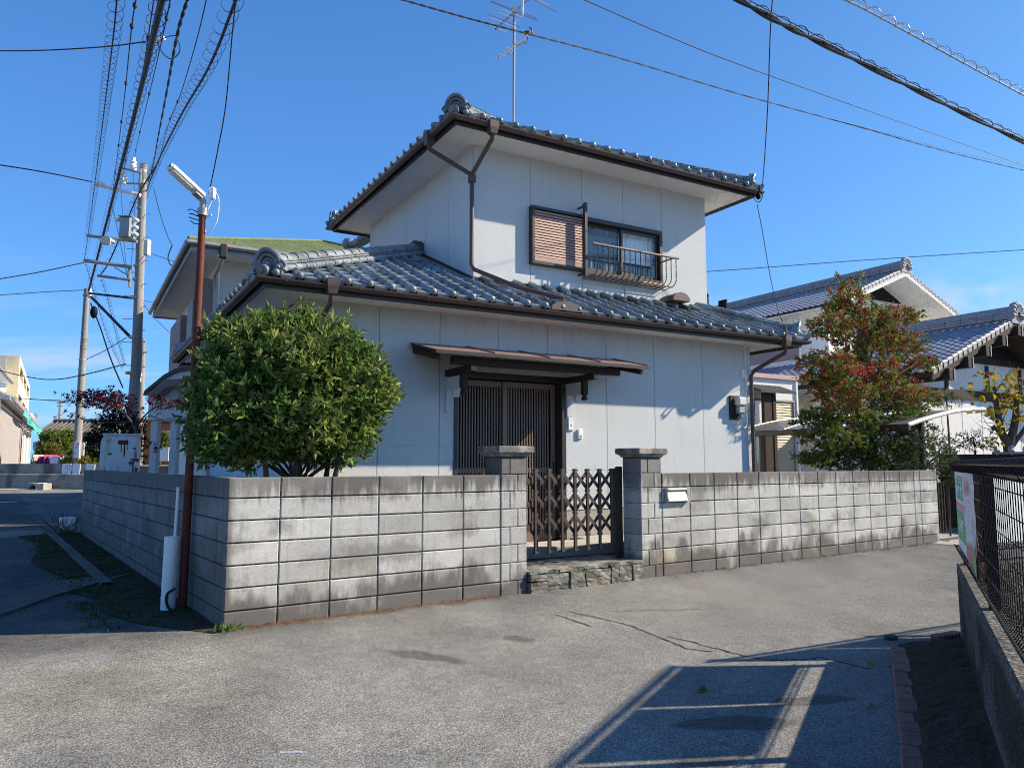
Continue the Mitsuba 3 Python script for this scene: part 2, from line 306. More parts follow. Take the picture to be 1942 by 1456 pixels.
def wall_run(parent, fr, edges, v0=0, th=.13, rows=ROWS):
    for a, b in zip(edges[:-1], edges[1:]):
        for z0, z1 in zip(rows[:-1], rows[1:]): block(fr, parent, a, b, v0, v0 + th, z0, z1)
    m = MB(); m.box(edges[0] + .012, edges[-1] - .008, v0 + .024, v0 + th - .004, -.06, rows[-1] - .014); put('mortar', m, 'mortar', parent, fr)
w1 = thing('block_wall', 'grey concrete block wall in sun from the street corner to the left gate pillar', 'wall')
wall_run(w1, BF, [-.484, 0] + [JT * i for i in range(1, 5)] + [2.505])
w2 = thing('block_wall', 'long grey concrete block wall running right from the mailbox to the black gate', 'wall')
wall_run(w2, BF, [5.115, 5.662] + [5.662 + JT * i for i in range(1, 13)] + [11.93, 12.565])
# left wall: frame turned by 90 degrees so that its outer face looks to the side street
LF = Frame(35.6 - 90, *bf(-.484, .13)[:2])
w3 = thing('block_wall', 'shaded stained block wall along the side street behind the lamp post', 'wall')
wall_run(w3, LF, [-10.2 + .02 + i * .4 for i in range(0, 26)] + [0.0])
def pillar(name_label, u0, u1, capu0, capu1):
    t = thing('gate_pillar', name_label, 'gate pillar')
    zs = [-.06, .181, .381, .581, .781, .981, 1.181, 1.372, 1.565]
    for i, (z0, z1) in enumerate(zip(zs[:-1], zs[1:])):
        s = u0 + (u1 - u0) * (.34 if i % 2 else .64)
        block(BF, t, u0, s, -.004, .15, z0, z1, .008, .003); block(BF, t, s, u1, -.004, .15, z0, z1, .008, .003)
        q = .15 + (.33 - .15) * .4
        sf = Frame(35.6 - 90, *bf(u0, .33)[:2])     # the left side
        block(sf, t, 0, .18, 0, .15, z0, z1, .006, .003)
    m = MB(); m.box(u0 + .01, u1 - .002, .01, .33, -.06, 1.575); put('mortar', m, 'mortar', t, BF)
    m = MB(); a, b, c, d = capu0, capu1, -.065, .395
    k = .05
    v = []
    for z, e in ((1.575, k), (1.60, k * .9), (1.625, 0), (1.685, 0), (1.695, .012)):
        v += [[a + e, c + e, z], [b - e, c + e, z], [b - e, d - e, z], [a + e, d - e, z]]
    f = [[4 * i + j, 4 * i + (j + 1) % 4, 4 * i + 4 + (j + 1) % 4, 4 * i + 4 + j] for i in range(4) for j in range(4)] + [[3, 2, 1, 0], [16, 17, 18, 19]]
    m.add(v, f); put('cap', m, 'pillar_cap', t, BF)
pillar('grey block gate pillar with flat cap left of the lattice gate', 2.512, 2.875, 2.45, 2.94)
pillar('grey block gate pillar with flat cap right of the lattice gate', 4.715, 5.105, 4.645, 5.165)
# ------------------------------------------------------------------ stone step
rnd = random.Random(5)
t = thing('stone_step', 'low step of rough stones under the lattice gate', 'step')
m = MB(); m.box(2.88, 4.71, .05, 1.0, -.06, .238); put('core', m, 'mortar', t, BF)
def rough_stone(poly, y0, y1, seed, axis='y', amp=.012):
    from shapely.geometry import Polygon
    mm = MB(); mm.prism(Polygon(poly).buffer(-.012).buffer(.006, quad_segs=2), y0, y1, axis); v, f = mm.out()
    v, f = trimesh.remesh.subdivide_to_size(v, f, .07)
    mesh = trimesh.Trimesh(v, f, process=True)
    v = np.array(mesh.vertices); d = np.stack([meshkit.fbm(v * 9 + 7 * k + seed, 3, seed + k) - .5 for k in range(3)], -1)
    r = MB(); r.add(v + d * amp * 2.6, mesh.faces); return r
us = [2.885, 3.12, 3.47, 3.71, 4.14, 4.27, 4.5, 4.7]
for i, (a, b) in enumerate(zip(us[:-1], us[1:])):
    k = rnd.uniform(-.03, .03); k2 = rnd.uniform(-.03, .03); zb = -.03
    if i == 0:
        polys = [[(a, .15), (b, .155), (b + .01, .225), (a, .23)], [(a, zb), (b + .03, zb), (b, .15), (a, .145)]]
    else: polys = [[(a + (i > 1) * .01 + k, zb), (b + k2, zb), (b - .01, .225), (a, .23)]]
    for pg in polys: put('stone', rough_stone(pg, -.045 - rnd.uniform(0, .02), .06, i + 3), 'stone_green' if i in (1, 2, 6) else 'stone', t, BF, smooth=30)
x = 2.885
for i, w in enumerate((.42, .3, .5, .34, .27)):
    put('flagstone', rough_stone([(x, -.05 - .02 * (i % 2)), (x + w, -.055), (x + w + .02, .3), (x - .01, .3)], .232, .268, i + 20, 'z', .006), 'stone' if i % 2 else 'stone_green', t, BF, smooth=30); x += w
x = 2.885
for i, w in enumerate((.3, .45, .36, .4, .31)):
    put('flagstone', rough_stone([(x, .3), (x + w, .3), (x + w - .02, .75), (x + .01, .75)], .232, .266, i + 30, 'z', .006), 'stone', t, BF, smooth=30); x += w
# ------------------------------------------------------------------ accordion gate
g = thing('lattice_gate', 'folding brown metal lattice gate between the two block pillars', 'gate')
n = 8; g0, g1, gv = 3.0, 4.46, .32
for i in range(n):
    u = g0 + (g1 - g0) * i / (n - 1)
    zb = .41 + .0 * i
    for s, vv in ((-1, gv - .045), (1, gv + .045)):
        uu = u if s < 0 else u + .085
        m = MB(); m.box(uu - .017, uu + .017, vv - .014, vv + .014, zb, 1.43, .003); put('upright', m, 'gate_bronze', g, BF)
    for zz in (1.40, zb):
        m = MB(); m.box(u, u + .085, gv - .012, gv + .012, zz, zz + .022); put('bracket', m, 'gate_bronze', g, BF)
step = (g1 - g0) / (n - 1)
for i in range(n - 1):
    for r in range(3):
        z0 = .60 + r * .275
        for s, vv in ((1, gv - .025), (-1, gv + .025)):
            u = g0 + step * i + .04
            a, b = (z0, z0 + .22) if s < 0 else (z0 + .22, z0)
            m = MB(); d = np.array([step, 0, b - a]); L = np.linalg.norm(d); d /= L; nz = np.array([-d[2], 0, d[0]]) * .021
            p0 = np.array([u, vv, a]) - d * .02; p1 = p0 + d * (L + .04); th = np.array([0, .004, 0])
            m.add([p0 - nz - th, p0 + nz - th, p1 - nz - th, p1 + nz - th, p0 - nz + th, p0 + nz + th, p1 - nz + th, p1 + nz + th], BOXF)
            put('lattice_bar', m, 'gate_bronze', g, BF)
m = MB(); m.box(4.545, 4.578, gv - .02, gv + .03, .33, 1.43, .006); put('stile', m, 'dark_bronze', g, BF)
m = MB(); m.box(4.585, 4.685, gv - .02, gv + .02, .27, 1.455, .006); put('end_post', m, 'dark_bronze', g, BF)
m = MB(); m.box(2.90, 2.93, gv - .02, gv + .02, .5, 1.43, .004); put('wall_bar', m, 'gate_bronze', g, BF)
# ------------------------------------------------------------------ mailbox in the wall
t = thing('mailbox', 'cream metal letter slot set into the block wall beside the right gate pillar', 'mailbox')
m = MB(); m.prism([(-.002, .985), (-.075, 1.0), (-.045, 1.125), (-.002, 1.13)], 5.165, 5.53, 'x'); put('flap', m, 'ivory_metal', t, BF)
m = MB(); m.box(5.165, 5.53, -.07, .0, 1.14, 1.165, .006); put('hood', m, 'ivory_metal', t, BF)
m = MB(); m.box(5.15, 5.163, -.06, .0, .97, 1.175, .003); m.box(5.532, 5.60, -.062, .0, .975, 1.175, .004); put('frame', m, 'grey_metal', t, BF)
# ------------------------------------------------------------------ the house
H = thing('house', 'white stuccoed two-storey house with blue-grey tiled hip roofs and brown gutters', 'house')
def gap_panel(parent, fr, a, b, z0, z1, v, th=.03, holes=(), g=.005, mat='stucco'):
    from shapely.geometry import box as sbox
    pg = sbox(a + g, z0, b - g, z1)
    for h in holes: pg = pg.difference(sbox(*h))
    for q in getattr(pg, 'geoms', [pg]):
        if q.is_empty: continue
        m = MB(); m.prism(q, v, v + th, 'y'); put('wall_panel', m, mat, parent, fr)
LV, LU0, LU1, LB = 9.6, 2.46, 10.49, 16.6       # ground floor walls
UV, UU0, UU1, UB = 10.2, 5.2, 10.08, 14.95       # upper floor walls
DOOR = (4.60, .3, 6.49, 2.80)
lowu = [LU0, 3.49, 4.38, 5.31, 6.17, 7.27, 8.25, 9.32, LU1]
for a, b in zip(lowu[:-1], lowu[1:]): gap_panel(H, HF, a, b, .80, 3.60, LV, holes=[DOOR])
upu = [UU0, 6.23, 7.25, 8.13, 9.0, UU1]
WIN = (7.27, 4.70, 8.96, 5.60)
for a, b in zip(upu[:-1], upu[1:]): gap_panel(H, HF, a, b, 4.1, 6.46, UV, holes=[WIN])
# sides: a frame whose front looks to -u
SF = Frame(30.0 - 90, 0, 0)     # local x = -v of the house, local y = u
for a, b in zip([10.2, 11.1, 12.03, 12.95, 13.92], [11.1, 12.03, 12.95, 13.92, 14.95]): gap_panel(H, SF, -b, -a - (.03 if a == 10.2 else 0), 4.1, 6.46, UU0)
for a in np.arange(9.63, 16.5, 1.0): gap_panel(H, SF, -min(a + 1.0, 16.6), -a, .55, 3.60, LU0)
m = MB(); m.box(LU0 + .032, LU1 - .01, LV + .33, LB, .2, 3.62); m.box(LU0 + .032, DOOR[0], LV + .02, LV + .33, .2, 3.62); m.box(DOOR[2], LU1 - .01, LV + .02, LV + .33, .2, 3.62); m.box(DOOR[0], DOOR[2], LV + .02, LV + .33, DOOR[3], 3.62)
put('wall_core', m, 'sealant', H, HF)
m = MB(); m.box(UU0 + .032, WIN[0], UV + .02, UB, 4.0, 6.48); m.box(WIN[2], UU1 - .005, UV + .02, UB, 4.0, 6.48); m.box(WIN[0], WIN[2], UV + .02, UB, WIN[3], 6.48); m.box(WIN[0], WIN[2], UV + .02, UB, 4.0, WIN[1]); m.box(WIN[0], WIN[2], UV + .5, UB, WIN[1], WIN[3])
put('wall_core', m, 'sealant', H, HF)
m = MB(); m.box(LU0 + .02, DOOR[0], LV + .012, LV + .3, .2, .798); m.box(DOOR[2], LU1 - .012, LV + .012, LV + .3, .2, .798); m.box(LU0 + .02, LU0 + .3, LV + .3, LB, .2, .798); put('foundation', m, 'concrete', H, HF)
m = MB(); m.box(LU1 - .012, LU1, LV + .03, LB, .25, 3.60); put('side_wall', m, 'stucco', H, HF)
m = MB(); m.box(UU1 - .006, UU1 + .004, UV + .03, UB, 4.0, 6.46); put('side_wall', m, 'stucco', H, HF)
m = MB(); m.box(LU0 + .03, LU1 - .012, LB, LB + .02, .2, 3.6); m.box(UU0, UU1, UB, UB + .02, 4, 6.46); put('rear_wall', m, 'stucco', H, HF)
# --- eaves
def ring(u0, u1, v0, v1, d, z0, z1):
    """A frame of boxes d wide inside the rectangle."""
    m = MB(); m.box(u0, u1, v0, v0 + d, z0, z1); m.box(u0, u1, v1 - d, v1, z0, z1); m.box(u0, u0 + d, v0 + d, v1 - d, z0, z1); m.box(u1 - d, u1, v0 + d, v1 - d, z0, z1); return m
SL = .45
def eaves(u0, u1, v0, v1, zs, name):
    """u0.. outline of the gutter's outer edge."""
    e = .13
    a, b, c, d = u0 + e, u1 - e, v0 + e, v1 - e
    put('soffit', ring(a + .025, b - .025, c + .025, d - .025, .62, zs, zs + .02), 'soffit', H, HF)
    put('fascia', ring(a, b, c, d, .024, zs - .06, zs + .115), 'dark_bronze', H, HF)
    # half-round gutter all round, mitred at the corners
    th = np.linspace(0, PI, 9); r = .058
    prof = [(-r * math.cos(t), -r * math.sin(t)) for t in th] + [((r - .004) * math.cos(t), -(r - .004) * math.sin(t)) for t in th]
    prof += []
    for side in range(4):
        m = MB(); rings = []
        for end in (0, 1):
            pts = []
            for (o, dz) in prof:
                off = r + o        # 0 = outer edge
                z = zs + .045 + dz
                q = {0: (u0 + off if end == 0 else u1 - off, v0 + off), 1: (u1 - off, v0 + off if end == 0 else v1 - off), 2: (u1 - off if end == 0 else u0 + off, v1 - off), 3: (u0 + off, v1 - off if end == 0 else v0 + off)}[side]
                pts.append([q[0], q[1], z])
            rings.append(pts)
        k = len(prof); v = np.array(rings[0] + rings[1])
        m.add(v, [[i, (i + 1) % k, k + (i + 1) % k, k + i] for i in range(k)])
        put('gutter', m, 'brown_metal', H, HF, smooth=40)
        L = (u1 - u0) if side in (0, 2) else (v1 - v0)
        if side in (0, 3):
            m = MB()
            for s in np.arange(.35, L - .2, .9):
                for t0 in np.linspace(0, PI, 7)[:-1]:
                    o0, z0 = -(r + .004) * math.cos(t0), -(r + .004) * math.sin(t0); t1 = t0 + PI / 6; o1, z1 = -(r + .004) * math.cos(t1), -(r + .004) * math.sin(t1)
                    P = lambda o, dz, w: [u0 + s + w, v0 + r + o, zs + .045 + dz] if side == 0 else [u0 + r + o, v0 + s + w, zs + .045 + dz]
                    m.add([P(o0, z0, 0), P(o0, z0, .03), P(o1, z1, .03), P(o1, z1, 0)], [[0, 1, 2, 3]])
            put('gutter_strap', m, 'brown_metal', H, HF)
    return a, b, c, d
EU0, EU1, EV0, EV1 = 1.71, 11.24, 8.85, 17.3
eaves(EU0, EU1, EV0, EV1, 3.60, 'lower')
XU0, XU1, XV0, XV1 = 4.45, 10.86, 9.45, 15.7
eaves(XU0, XU1, XV0, XV1, 6.455, 'upper')
# --- roof planes under the tiles
def hip_deck(u0, u1, v0, v1, z, rise):
    w = min(u1 - u0, v1 - v0) / 2; m = MB()
    A = [(u0, v0, z), (u1, v0, z), (u1, v1, z), (u0, v1, z)]
    if u1 - u0 >= v1 - v0: R = [(u0 + w, v0 + w, z + rise * w), (u1 - w, v0 + w, z + rise * w)]; f = [[0, 1, 5, 4], [2, 3, 4, 5]]; g_ = [[3, 0, 4], [1, 2, 5]]
    else: R = [(u0 + w, v0 + w, z + rise * w), (u0 + w, v1 - w, z + rise * w)]; f = [[1, 2, 5, 4], [3, 0, 4, 5]]; g_ = [[0, 1, 4], [2, 3, 5]]
    m.add(A + R, f); m.add(A + R, g_); m.add(A, [[3, 2, 1, 0]]); return m
TZ = 3.668                     # tile pan height at the lower eave edge
put('roof_deck', hip_deck(UU0 - .74 + .18, UU1 + .6, XV0 + .16, XV1 - .16, 6.50, SL), 'roof_tile', H, HF)
m = MB()
def zlow(d): return TZ - .035 + SL * d
a0, b0, c0, d0 = EU0 + .1, EU1 - .1, EV0 + .1, EV1 - .1
k1 = UU0 - a0; k2 = UV - c0; k3 = b0 - UU1
m.add([(a0, c0, zlow(0)), (b0, c0, zlow(0)), (b0 - k2, c0 + k2, zlow(k2)), (UU0, c0 + k2, zlow(k2)), (UU0, c0 + k1, zlow(k1))], [[0, 1, 2], [0, 2, 3], [0, 3, 4]])
m.add([(a0, c0, zlow(0)), (UU0, c0 + k1, zlow(k1)), (UU0, d0 - k1, zlow(k1)), (a0, d0, zlow(0))], [[0, 1, 2], [0, 2, 3]])
m.add([(b0, c0, zlow(0)), (b0, d0, zlow(0)), (b0 - k2, d0 - k2, zlow(k2)), (b0 - k2, c0 + k2, zlow(k2))], [[0, 1, 2], [0, 2, 3]])
m.add([(UU0, d0 - k1, zlow(k1)), (a0, d0, zlow(0)), (b0, d0, zlow(0)), (b0 - k1, d0 - k1, zlow(k1))], [[0, 1, 2], [0, 2, 3]])
put('roof_deck', m, 'roof_tile', H, HF)
# --- one S-shaped pantile: x along the eave, y up the slope, z off the roof
TW, TL = .285, .235
xs = np.concatenate([np.linspace(0, .10, 7), np.linspace(.125, TW + .012, 6)])
def prof_z(x):
    if x <= .10: return .052 * math.sin(PI * x / .10) ** .8 if 0 < x < .1 else 0.0
    t = (x - .10) / (TW - .10); return -.012 * math.sin(PI * min(t, 1))
def tile_mesh(front=.018, length=TL + .045):
    zz = np.array([prof_z(x) for x in xs]); k = len(xs); m = MB()
    rows = []
    for y, dz in ((0.0, .026), (.012, .030), (length, .004)):
        rows.append(np.stack([xs, np.full(k, y), zz + dz], 1))
    low = np.stack([xs, np.full(k, .0), zz + .026 - front], 1)
    v = np.vstack([low] + rows); f = [[r * k + i, r * k + i + 1, (r + 1) * k + i + 1, (r + 1) * k + i] for r in range(3) for i in range(k - 1)]
    m.add(v, f); return m
def eave_mesh():
    m = tile_mesh(.02)
    m.ball((.05, -.004, .035), .048, 1, (1, .75, 1))
    k = 9; x2 = np.linspace(.09, TW + .012, k); up = np.array([prof_z(x) for x in x2]) + .03
    dn = up - .02 - .045 * np.sin(np.linspace(0, PI, k)) ** .7
    v = np.vstack([np.stack([x2, np.full(k, -.012), up], 1), np.stack([x2, np.full(k, -.012), dn], 1), np.stack([x2, np.full(k, .02), dn], 1)])
    m.add(v, [[i, k + i, k + i + 1, i + 1] for i in range(k - 1)] + [[k + i, 2 * k + i, 2 * k + i + 1, k + i + 1] for i in range(k - 1)]); return m
TILE = ply(tile_mesh().out(), 'roof_tile', 50); EAVE = ply(eave_mesh().out(), 'roof_tile', 50)
ang = math.atan(SL)
def slope_matrix(u, v, z, side):
    """side 0: eave faces -v; 1: eave faces -u; 2: faces +u; 3: faces +v."""
    a = [0, -PI / 2, PI / 2, PI][side]
    R = np.eye(4); R[:3, 0] = [math.cos(a), math.sin(a), 0]; back = np.array([-math.sin(a), math.cos(a), 0])
    R[:3, 1] = back * math.cos(ang) + np.array([0, 0, math.sin(ang)]); R[:3, 2] = np.cross(R[:3, 0], R[:3, 1]); R[:3, 3] = [u, v, z]
    return HF.m @ R
rr = random.Random(3)
def jit(Mx):
    J = np.eye(4); a = rr.uniform(-.022, .022); J[0, 1] = a; J[1, 0] = -a; J[2, 3] = rr.uniform(0, .007); J[0, 3] = rr.uniform(-.006, .006); J[1, 3] = rr.uniform(-.012, .012)
    return Mx @ J
PS = TL * math.cos(ang)
U0, V0e = EU0 + .16, EV0 + .03
ntile = 0; stuff_t = []
TILEV, EAVEV = tile_mesh().out(), eave_mesh().out()
for r in range(17):
    v = V0e + r * PS; d = v - V0e
    for c in range(34):
        u = U0 + c * TW + .03
        if u + TW * .5 < U0 + d or u + TW * .6 > EU1 - .16 - d: continue
        if v > UV - .10 and u + TW > UU0 - .02: continue
        Mx = jit(slope_matrix(u, v, TZ + SL * d, 0))
        again('roof_tile', EAVE if r == 0 else TILE, Mx, H); ntile += 1
def stuff_tiles(name, side, u_rng, v_rng, rows, z0, label=None):
    """Rows of tiles seen edge-on only, joined."""
    m = MB()
    for r in range(rows):
        d = r * PS; (tv, tf) = EAVEV if r == 0 else TILEV
        lo, hi = (u_rng if side in (0, 3) else v_rng)
        for s in np.arange(lo + d + .03, hi - d - TW * .7, TW):
            if side == 1: Mx = slope_matrix(u_rng[0] + d, s + TW, z0 + SL * d, 1)
            elif side == 0: Mx = slope_matrix(s, v_rng[0] + d, z0 + SL * d, 0)
            elif side == 2: Mx = slope_matrix(u_rng[1] - d, s, z0 + SL * d, 2)
            else: Mx = slope_matrix(s + TW, v_rng[1] - d, z0 + SL * d, 3)
            m.add(np.c_[tv, np.ones(len(tv))] @ Mx[:3].T, tf)
    put(name, m.out(), 'roof_tile', H, smooth=50, kind='stuff')
stuff_tiles('side_tile', 1, (U0 - .13, 0), (V0e + .13, EV1 - .03), 13, TZ)
stuff_tiles('side_tile', 2, (0, EU1 - .03), (V0e + .13, EV1 - .1), 5, TZ)
UZ = 6.523
stuff_tiles('side_tile', 1, (XU0 + .03, 0), (XV0 + .1, XV1 - .03), 6, UZ)
# the front eave row of the upper roof, tile by tile, the rows behind it joined
for s in np.arange(XU0 + .19, XU1 - .34, TW): again('roof_tile', EAVE, jit(slope_matrix(s, XV0 + .03, UZ, 0)), H); ntile += 1
m = MB()
for r in range(1, 8):
    d = r * PS
    for s in np.arange(XU0 + .19, XU1 - .34, TW):
        if s < XU0 + .1 + d or s + TW > XU1 - .1 - d: continue
        Mx = slope_matrix(s, XV0 + .03 + d, UZ + SL * d, 0); m.add(np.c_[TILEV[0], np.ones(len(TILEV[0]))] @ Mx[:3].T, TILEV[1])
put('side_tile', m.out(), 'roof_tile', H, smooth=50, kind='stuff')
stuff_tiles('side_tile', 2, (0, XU1 - .03), (XV0 + .1, XV1 - .03), 4, UZ)
# --- hip ridges
def ridge(P, Q, parts=True, ends=True, big=1.0):
    """Stacked ridge from the eave corner P up to Q (house coordinates): flat course, side rolls, round caps."""
    P, Q = np.array(P, float), np.array(Q, float); D = Q - P; L = np.linalg.norm(D); d = D / L
    s = np.cross(d, [0, 0, 1]); s /= np.linalg.norm(s); n = np.cross(s, d)
    fr = np.eye(4); fr[:3, 0] = s; fr[:3, 1] = d; fr[:3, 2] = n; fr[:3, 3] = P; fr = HF.m @ fr
    F2 = Frame(0, 0, 0); F2.m = fr
    m = MB(); m.box(-.075, .075, 0, L, -.05, .11); put('ridge_bed', m, 'mortar', H, F2)
    for z, w in ((.055, .15), (.083, .145)):
        m = MB()
        for y in np.arange(0, L, .25): m.box(-w * .8, w * .8, y, min(y + .247, L), z, z + .022, .005)
        put('ridge_course', m, 'roof_tile', H, F2)
    for y in np.arange(.02, L - .12, .25):
        y1 = min(y + .262, L)
        th = np.linspace(0, PI, 9); m = MB(); r0, r1 = .082, .076
        ringp = lambda yy, r: [[r * math.cos(t), yy, .105 + r * .85 * math.sin(t)] for t in th]
        v = np.array(ringp(y, r0 + .009) + ringp(y + .03, r0 + .009) + ringp(y + .032, r0) + ringp(y1, r1) + ringp(y, r0 - .02))
        f = [[a * 9 + i, a * 9 + i + 1, (a + 1) * 9 + i + 1, (a + 1) * 9 + i] for a in range(3) for i in range(8)] + [[36 + i, 36 + i + 1, i + 1, i] for i in range(8)]
        m.add(v, f); put('ridge_tile', m, 'roof_tile', H, F2, smooth=45)
    for sg in (-1, 1):
        m = MB()
        for y in np.arange(.05, L - .1, .25):
            c = np.array([sg * .125, 0, .005]); th = np.linspace(0, 2 * PI, 9)[:-1]
            pts = [c + [0, y, .0], c + [0, y + .03, 0], c + [0, y + .032, 0], c + [0, y + .255, 0]]
            m.tube(pts, [.052, .052, .044, .042], 8)
        put('ridge_roll', m, 'roof_tile', H, F2, smooth=45)
    if ends:
        oni(F2, 1.0 * big)
def oni(F2, k):
    """Scrolled ridge-end ornament facing down the hip, with the round end tile in front."""
    m = MB(); th = np.linspace(0, PI, 13)
    pts = [(.16 * k * math.cos(t), .05 + .20 * k * math.sin(t)) for t in th] + [(-.20 * k, -.02), (.20 * k, -.02)]
    m.prism(pts, -.02, .05, 'y')
    for r, rad in ((.165, .03), (.115, .022), (.07, .02)):
        arc = [[r * k * math.cos(t), -.045 + .01 * (r < .1), .05 + r * 1.15 * k * math.sin(t)] for t in np.linspace(-.15, PI + .15, 15)]
        m.tube(arc, rad * k, 7)
    for sg in (-1, 1):
        m.ball((sg * .155 * k, -.055, .03 * k), .06 * k, 2, (1, .8, 1)); m.ball((sg * .155 * k, -.095, .03 * k), .03 * k, 1)
        m.tube([[sg * (.155 + .07 * math.cos(t)) * k, -.05, (.03 + .07 * math.sin(t)) * k] for t in np.linspace(0, 1.6 * PI, 12)], .02 * k, 6)
    m.ball((0, -.05, .06 * k), .05 * k, 2, (1, .7, 1.1))
    put('ridge_ornament', m, 'roof_tile', H, F2, smooth=40)
    m = MB(); m.tube([[0, -.20, -.0], [0, -.04, .0], [0, .06, .02]], [.075, .07, .065], 14); m.ball((0, -.205, 0), .03, 1, (1, .6, 1)); put('ridge_end_tile', m, 'roof_tile', H, F2, smooth=40)
RZ = TZ + .055
ridge((EU0 + .22, EV0 + .19, RZ + .05), (UU0 - .0, EV0 + .19 + (UU0 - EU0 - .22), RZ + SL * (UU0 - EU0 - .22) + .03))
ridge((EU1 - .24, EV0 + .21, RZ + .05), (EU1 - .24 - 1.2, EV0 + .21 + 1.2, RZ + SL * 1.2 + .03))
ridge((EU0 + .22, EV1 - .19, RZ + .05), (UU0, EV1 - .19 - (UU0 - EU0 - .22), RZ + SL * (UU0 - EU0 - .22) + .03))
RU = UZ + .055
w = (XV1 - XV0) / 2 - .2
for (pu, pv, su, sv) in ((XU0 + .2, XV0 + .2, 1, 1), (XU1 - .2, XV0 + .2, -1, 1), (XU0 + .2, XV1 - .2, 1, -1)):
    ridge((pu, pv, RU + .05), (pu + su * w, pv + sv * w, RU + .05 + SL * w), big=.95)
# eave corner tips that turn up
def corner_tip(u, v, z, du, dv):
    m = MB(); d = np.array([du, dv, 0.0]) / math.hypot(du, dv)
    p = np.array([u, v, z]); m.tube([p - d * .25, p - d * .05 + [0, 0, .0], p + d * .06 + [0, 0, .03], p + d * .12 + [0, 0, .085]], [.06, .07, .062, .03], 10); put('eave_corner_tile', m, 'roof_tile', H, HF, smooth=40)
corner_tip(EU1 - .1, EV0 + .1, TZ + .02, 1, -1); corner_tip(EU0 + .1, EV1 - .1, TZ + .02, -1, 1); corner_tip(XU0 + .1, XV1 - .1, UZ + .02, -1, 1); corner_tip(XU1 - .1, XV0 + .1, UZ + .02, 1, -1)
# trim where the lower roof meets the upper wall
m = MB(); m.box(UU0 - .02, 9.98, UV - .035, UV, 4.315, 4.345); put('flashing', m, 'brown_metal', H, HF)
m = MB(); m.prism([(UV - .05, 4.28), (12.35, 5.235), (12.35, 5.275), (UV - .05, 4.325)], UU0 - .035, UU0, 'x'); put('flashing', m, 'brown_metal', H, HF)
m = MB()
for s in np.arange(UU0 + .1, 9.7, TW): m.tube([[s + .05, UV - .30, 4.225], [s + .05, UV - .02, 4.35]], .04, 8)
put('top_course', m, 'roof_tile', H, HF, smooth=40)
m = MB(); th = np.linspace(0, PI, 9)
for (pu, pv, pz) in ((UU0, EV0 + .19 + (UU0 - EU0 - .22), RZ + SL * (UU0 - EU0 - .22) + .04), ):
    m.box(pu - .22, pu, pv - .22, pv + .02, pz - .02, pz + .16, .04)
put('ridge_cap', m, 'brown_metal', H, HF, smooth=30); m = MB()
m.prism([(9.12 + .20 * math.cos(t), 4.33 + .15 * math.sin(t)) for t in th], UV - .36, UV - .002, 'y')
put('ridge_cap', m, 'brown_metal', H, HF, smooth=30)
# --- rainwater goods
def hopper(u, v, zt):
    m = MB(); w = .075
    vs = []
    for z, k in ((zt, 1.0), (zt - .10, .95), (zt - .19, .72), (zt - .2, .5)): vs += [[u - w * k, v - w * k, z], [u + w * k, v - w * k, z], [u + w * k, v + w * k, z], [u - w * k, v + w * k, z]]
    m.add(vs, [[4 * i + j, 4 * i + 4 + j, 4 * i + 4 + (j + 1) % 4, 4 * i + (j + 1) % 4] for i in range(3) for j in range(4)] + [[0, 1, 2, 3], [15, 14, 13, 12]])
    put('hopper', m, 'brown_metal', H, HF)
def pipe(pts, r=.034): m = MB(); m.tube(pts, r, 12); put('downspout', m, 'brown_metal', H, HF, smooth=40)
hopper(XU0 + .70, XV0 + .05, 6.53); hopper(XU0 + .05, 10.33, 6.53)
J = np.array([UU0 - .06, UV - .06, 5.88])
pipe([[XU0 + .70, XV0 + .05, 6.34], [XU0 + .70, XV0 + .06, 6.27], J + [0, 0, .06], J])
pipe([[XU0 + .05, 10.33, 6.34], [XU0 + .06, 10.32, 6.27], J + [-.01, 0, .05], J + [0, 0, -.02]])
m = MB(); m.box(J[0] - .05, J[0] + .05, J[1] - .05, J[1] + .05, 5.80, 5.93, .012); put('pipe_junction', m, 'brown_metal', H, HF)
pipe([J, [J[0], J[1], 4.52], [J[0] + .02, J[1] - .05, 4.43], [5.55, 9.42, 4.06], [6.05, 8.97, 3.86]])
m = MB(); th = np.linspace(0, PI, 12); m.prism([(6.02 + .27 * math.cos(t), 3.66 + .13 * math.sin(t) ** .8) for t in th], EV0 - .012, EV0 + .06, 'y'); put('splash_guard', m, 'brown_metal', H, HF)
hopper(2.62, EV0 + .045, 3.72)
pipe([[2.62, EV0 + .05, 3.53], [2.62, EV0 + .07, 3.42], [2.56, EV0 + .25, 3.25], [2.40, LV - .1, 2.95], [2.40, LV - .06, 2.7], [2.40, LV - .06, .3]])
hopper(10.62, EV0 + .05, 3.70)
pipe([[10.62, EV0 + .05, 3.52], [10.62, EV0 + .08, 3.40], [10.46, LV - .12, 3.14], [10.44, LV - .06, 3.05], [10.44, LV - .06, .3]])
